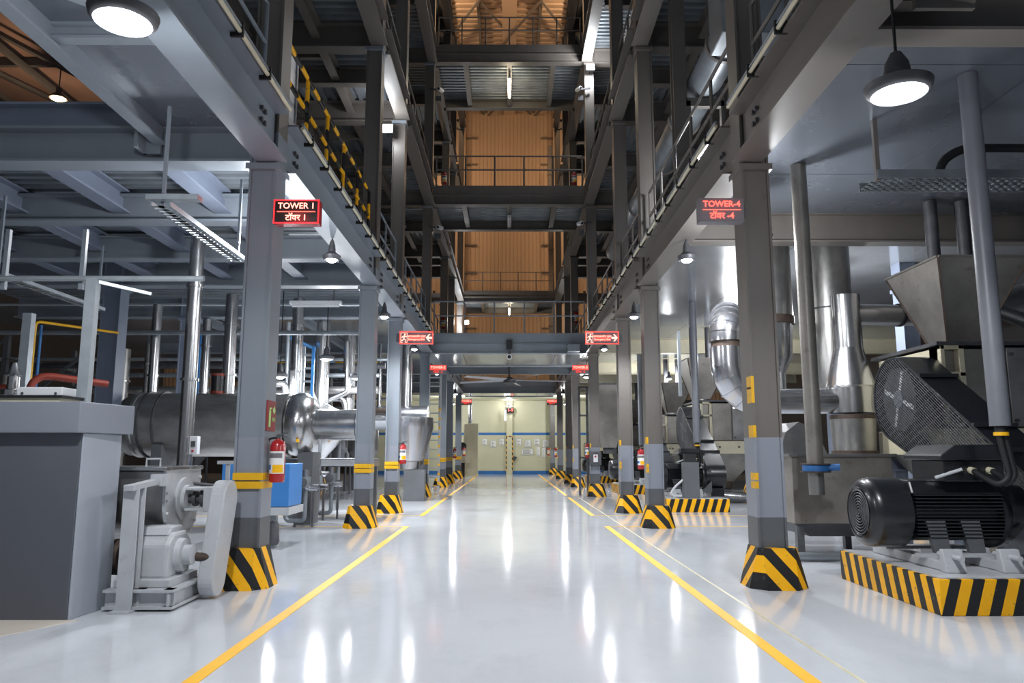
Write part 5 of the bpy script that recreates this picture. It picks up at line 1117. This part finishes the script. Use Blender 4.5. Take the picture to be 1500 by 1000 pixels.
# cable conduits clipped along both edge beams
for s in (-1, 1):
    for k, (y0, y1) in enumerate(((2.0, 8.0), (8.5, 24.3))):
        t = thing('cable_run', f"bundle of pale cables clipped along the {SIDE[s]} edge beam, {'over the camera' if k == 0 else 'beyond the first column'}", 'cable', (s*2.47, y0, 5.2))
        zb_ = 5.26 if s > 0 else 5.22
        MB().cyl((s*2.47, y0, zb_), (s*2.47, y1, zb_), .022, n=8).build('cable', 'cream', t); MB().cyl((s*2.47, y0, zb_ + .05), (s*2.47, y1, zb_ + .05), .018, n=8).build('cable', 'galv', t)
        for j in range(int((y1 - y0) / .8)): MB().box(s*2.44, s*2.56, y0 + .4 + .8*j, y0 + .43 + .8*j, zb_ - .05, zb_ + .08).build('clip', 'black_dull', t, smooth=0)
# extra columns of pipework racks deep in the TOWER 1 bay
for k in range(9):
    x = -5.0 - 1.15*k; y = 26.0 + (k*37 % 5)*1.15
    t = thing('process_vessel', f"stainless process vessel deep in the TOWER 1 bay, {['first','second','third','fourth','fifth','sixth','seventh','eighth','ninth'][k]} counted away from the aisle", 'vessel', (x, y, 0), 'vessels deep in the TOWER 1 bay')
    MB().lathe((x, y, .9), (0, 0, 1), [(0, .12), (.5, .5), (.55, .52), (1.6, .52), (1.75, .4), (1.85, .12), (3.6, .10)], 24).build('shell', 'steel' if k % 2 else 'steel_brushed', t, smooth=40)
    for a_ in (50, 170, 290): MB().cyl((x + .45*math.cos(R(a_)), y + .45*math.sin(R(a_)), 0), (x + .45*math.cos(R(a_)), y + .45*math.sin(R(a_)), 1.6), .04, n=8).build('leg', 'paint_dark', t)
    MB().tube([(x + .2, y - .3, 2.4), (x + .2, y - .3, 3.2), (x + .9, y - .3, 3.2)], .05, 10, .2).build('side_pipe', 'steel', t)
a = at(430, 178, 9.3); b = at(444, 70, 9.3)
t = thing('sheet_screen', 'tall white screen standing on the deck just past the first TOWER 1 column', 'panel', (-2.95, 9.4, 5.3)); MB().box(-2.98, -2.94, 8.9, 9.7, 5.3, b.z).build('panel_sheet', 'white', t, smooth=0, bevel=.006); MB().box(-3.0, -2.92, 9.7, 9.76, 5.3, b.z + .1).build('edge_post', 'paint', t, smooth=0)
# pipe rack and braces deep in the TOWER 1 bay
for k, (y, z, r, m, lab) in enumerate(((19.5, 3.0, .10, 'steel_brushed', 'lowest and thickest steel pipe of the rack deep in the TOWER 1 bay'), (19.6, 3.4, .06, 'galv', 'thin galvanised pipe just above the thick steel one, deep rack'), (20.5, 3.75, .08, 'iron', 'dark iron pipe of the rack deep in the TOWER 1 bay'),
                                     (21.5, 4.05, .05, 'galv_zinc', 'pale zinc pipe near the top of the rack deep in the bay'), (22.0, 2.6, .07, 'rust', 'rusty pipe low behind the rack, deep in the TOWER 1 bay'))):
    pipe([(-19, y, z), (-8.0, y, z), (-3.4, y, z)], r, m, lab, 0)
t = thing('pipe_rack', 'dark steel pipe rack of upright frames deep in the TOWER 1 bay', 'rack', (-10, 21, 0))
for x in (-18, -15.5, -13, -10.5, -5.6):
    for y in (19.3, 22.3): MB().box(x - .06, x + .06, y - .06, y + .06, 0, 4.4).build('upright', 'paint_dark', t, smooth=0)
    for z in (2.45, 3.2, 3.9): MB().box(x - .05, x + .05, 19.2, 22.4, z - .12, z - .04).build('rack_beam', 'paint_dark', t, smooth=0)
for xa, xb in ((-18, -15.5), (-15.5, -13), (-13, -10.5)): MB().bar((xa, 19.25, 2.2), (xb, 19.25, 4.3), .05, .08).build('brace', 'paint_dark', t, smooth=0)
for k, x in enumerate((-16.6, -14.2, -11.8)):
    t = thing('storage_vessel', f"dull upright tank by the pipe rack, {ORD[k]} counted from the hall's dark side wall", 'tank', (x, 17.6, 0), 'dull tanks by the pipe rack')
    MB().lathe((x, 17.6, .5), (0, 0, 1), [(0, .1), (.35, .75), (.4, .8), (1.9, .8), (2.2, .5), (2.3, .12), (2.7, .10)], 24).build('shell', 'steel_worn', t, smooth=40)
    for a_ in (45, 165, 285): MB().cyl((x + .7*math.cos(R(a_)), 17.6 + .7*math.sin(R(a_)), 0), (x + .7*math.cos(R(a_)), 17.6 + .7*math.sin(R(a_)), 1.2), .06, n=8).build('leg', 'paint_dark', t)
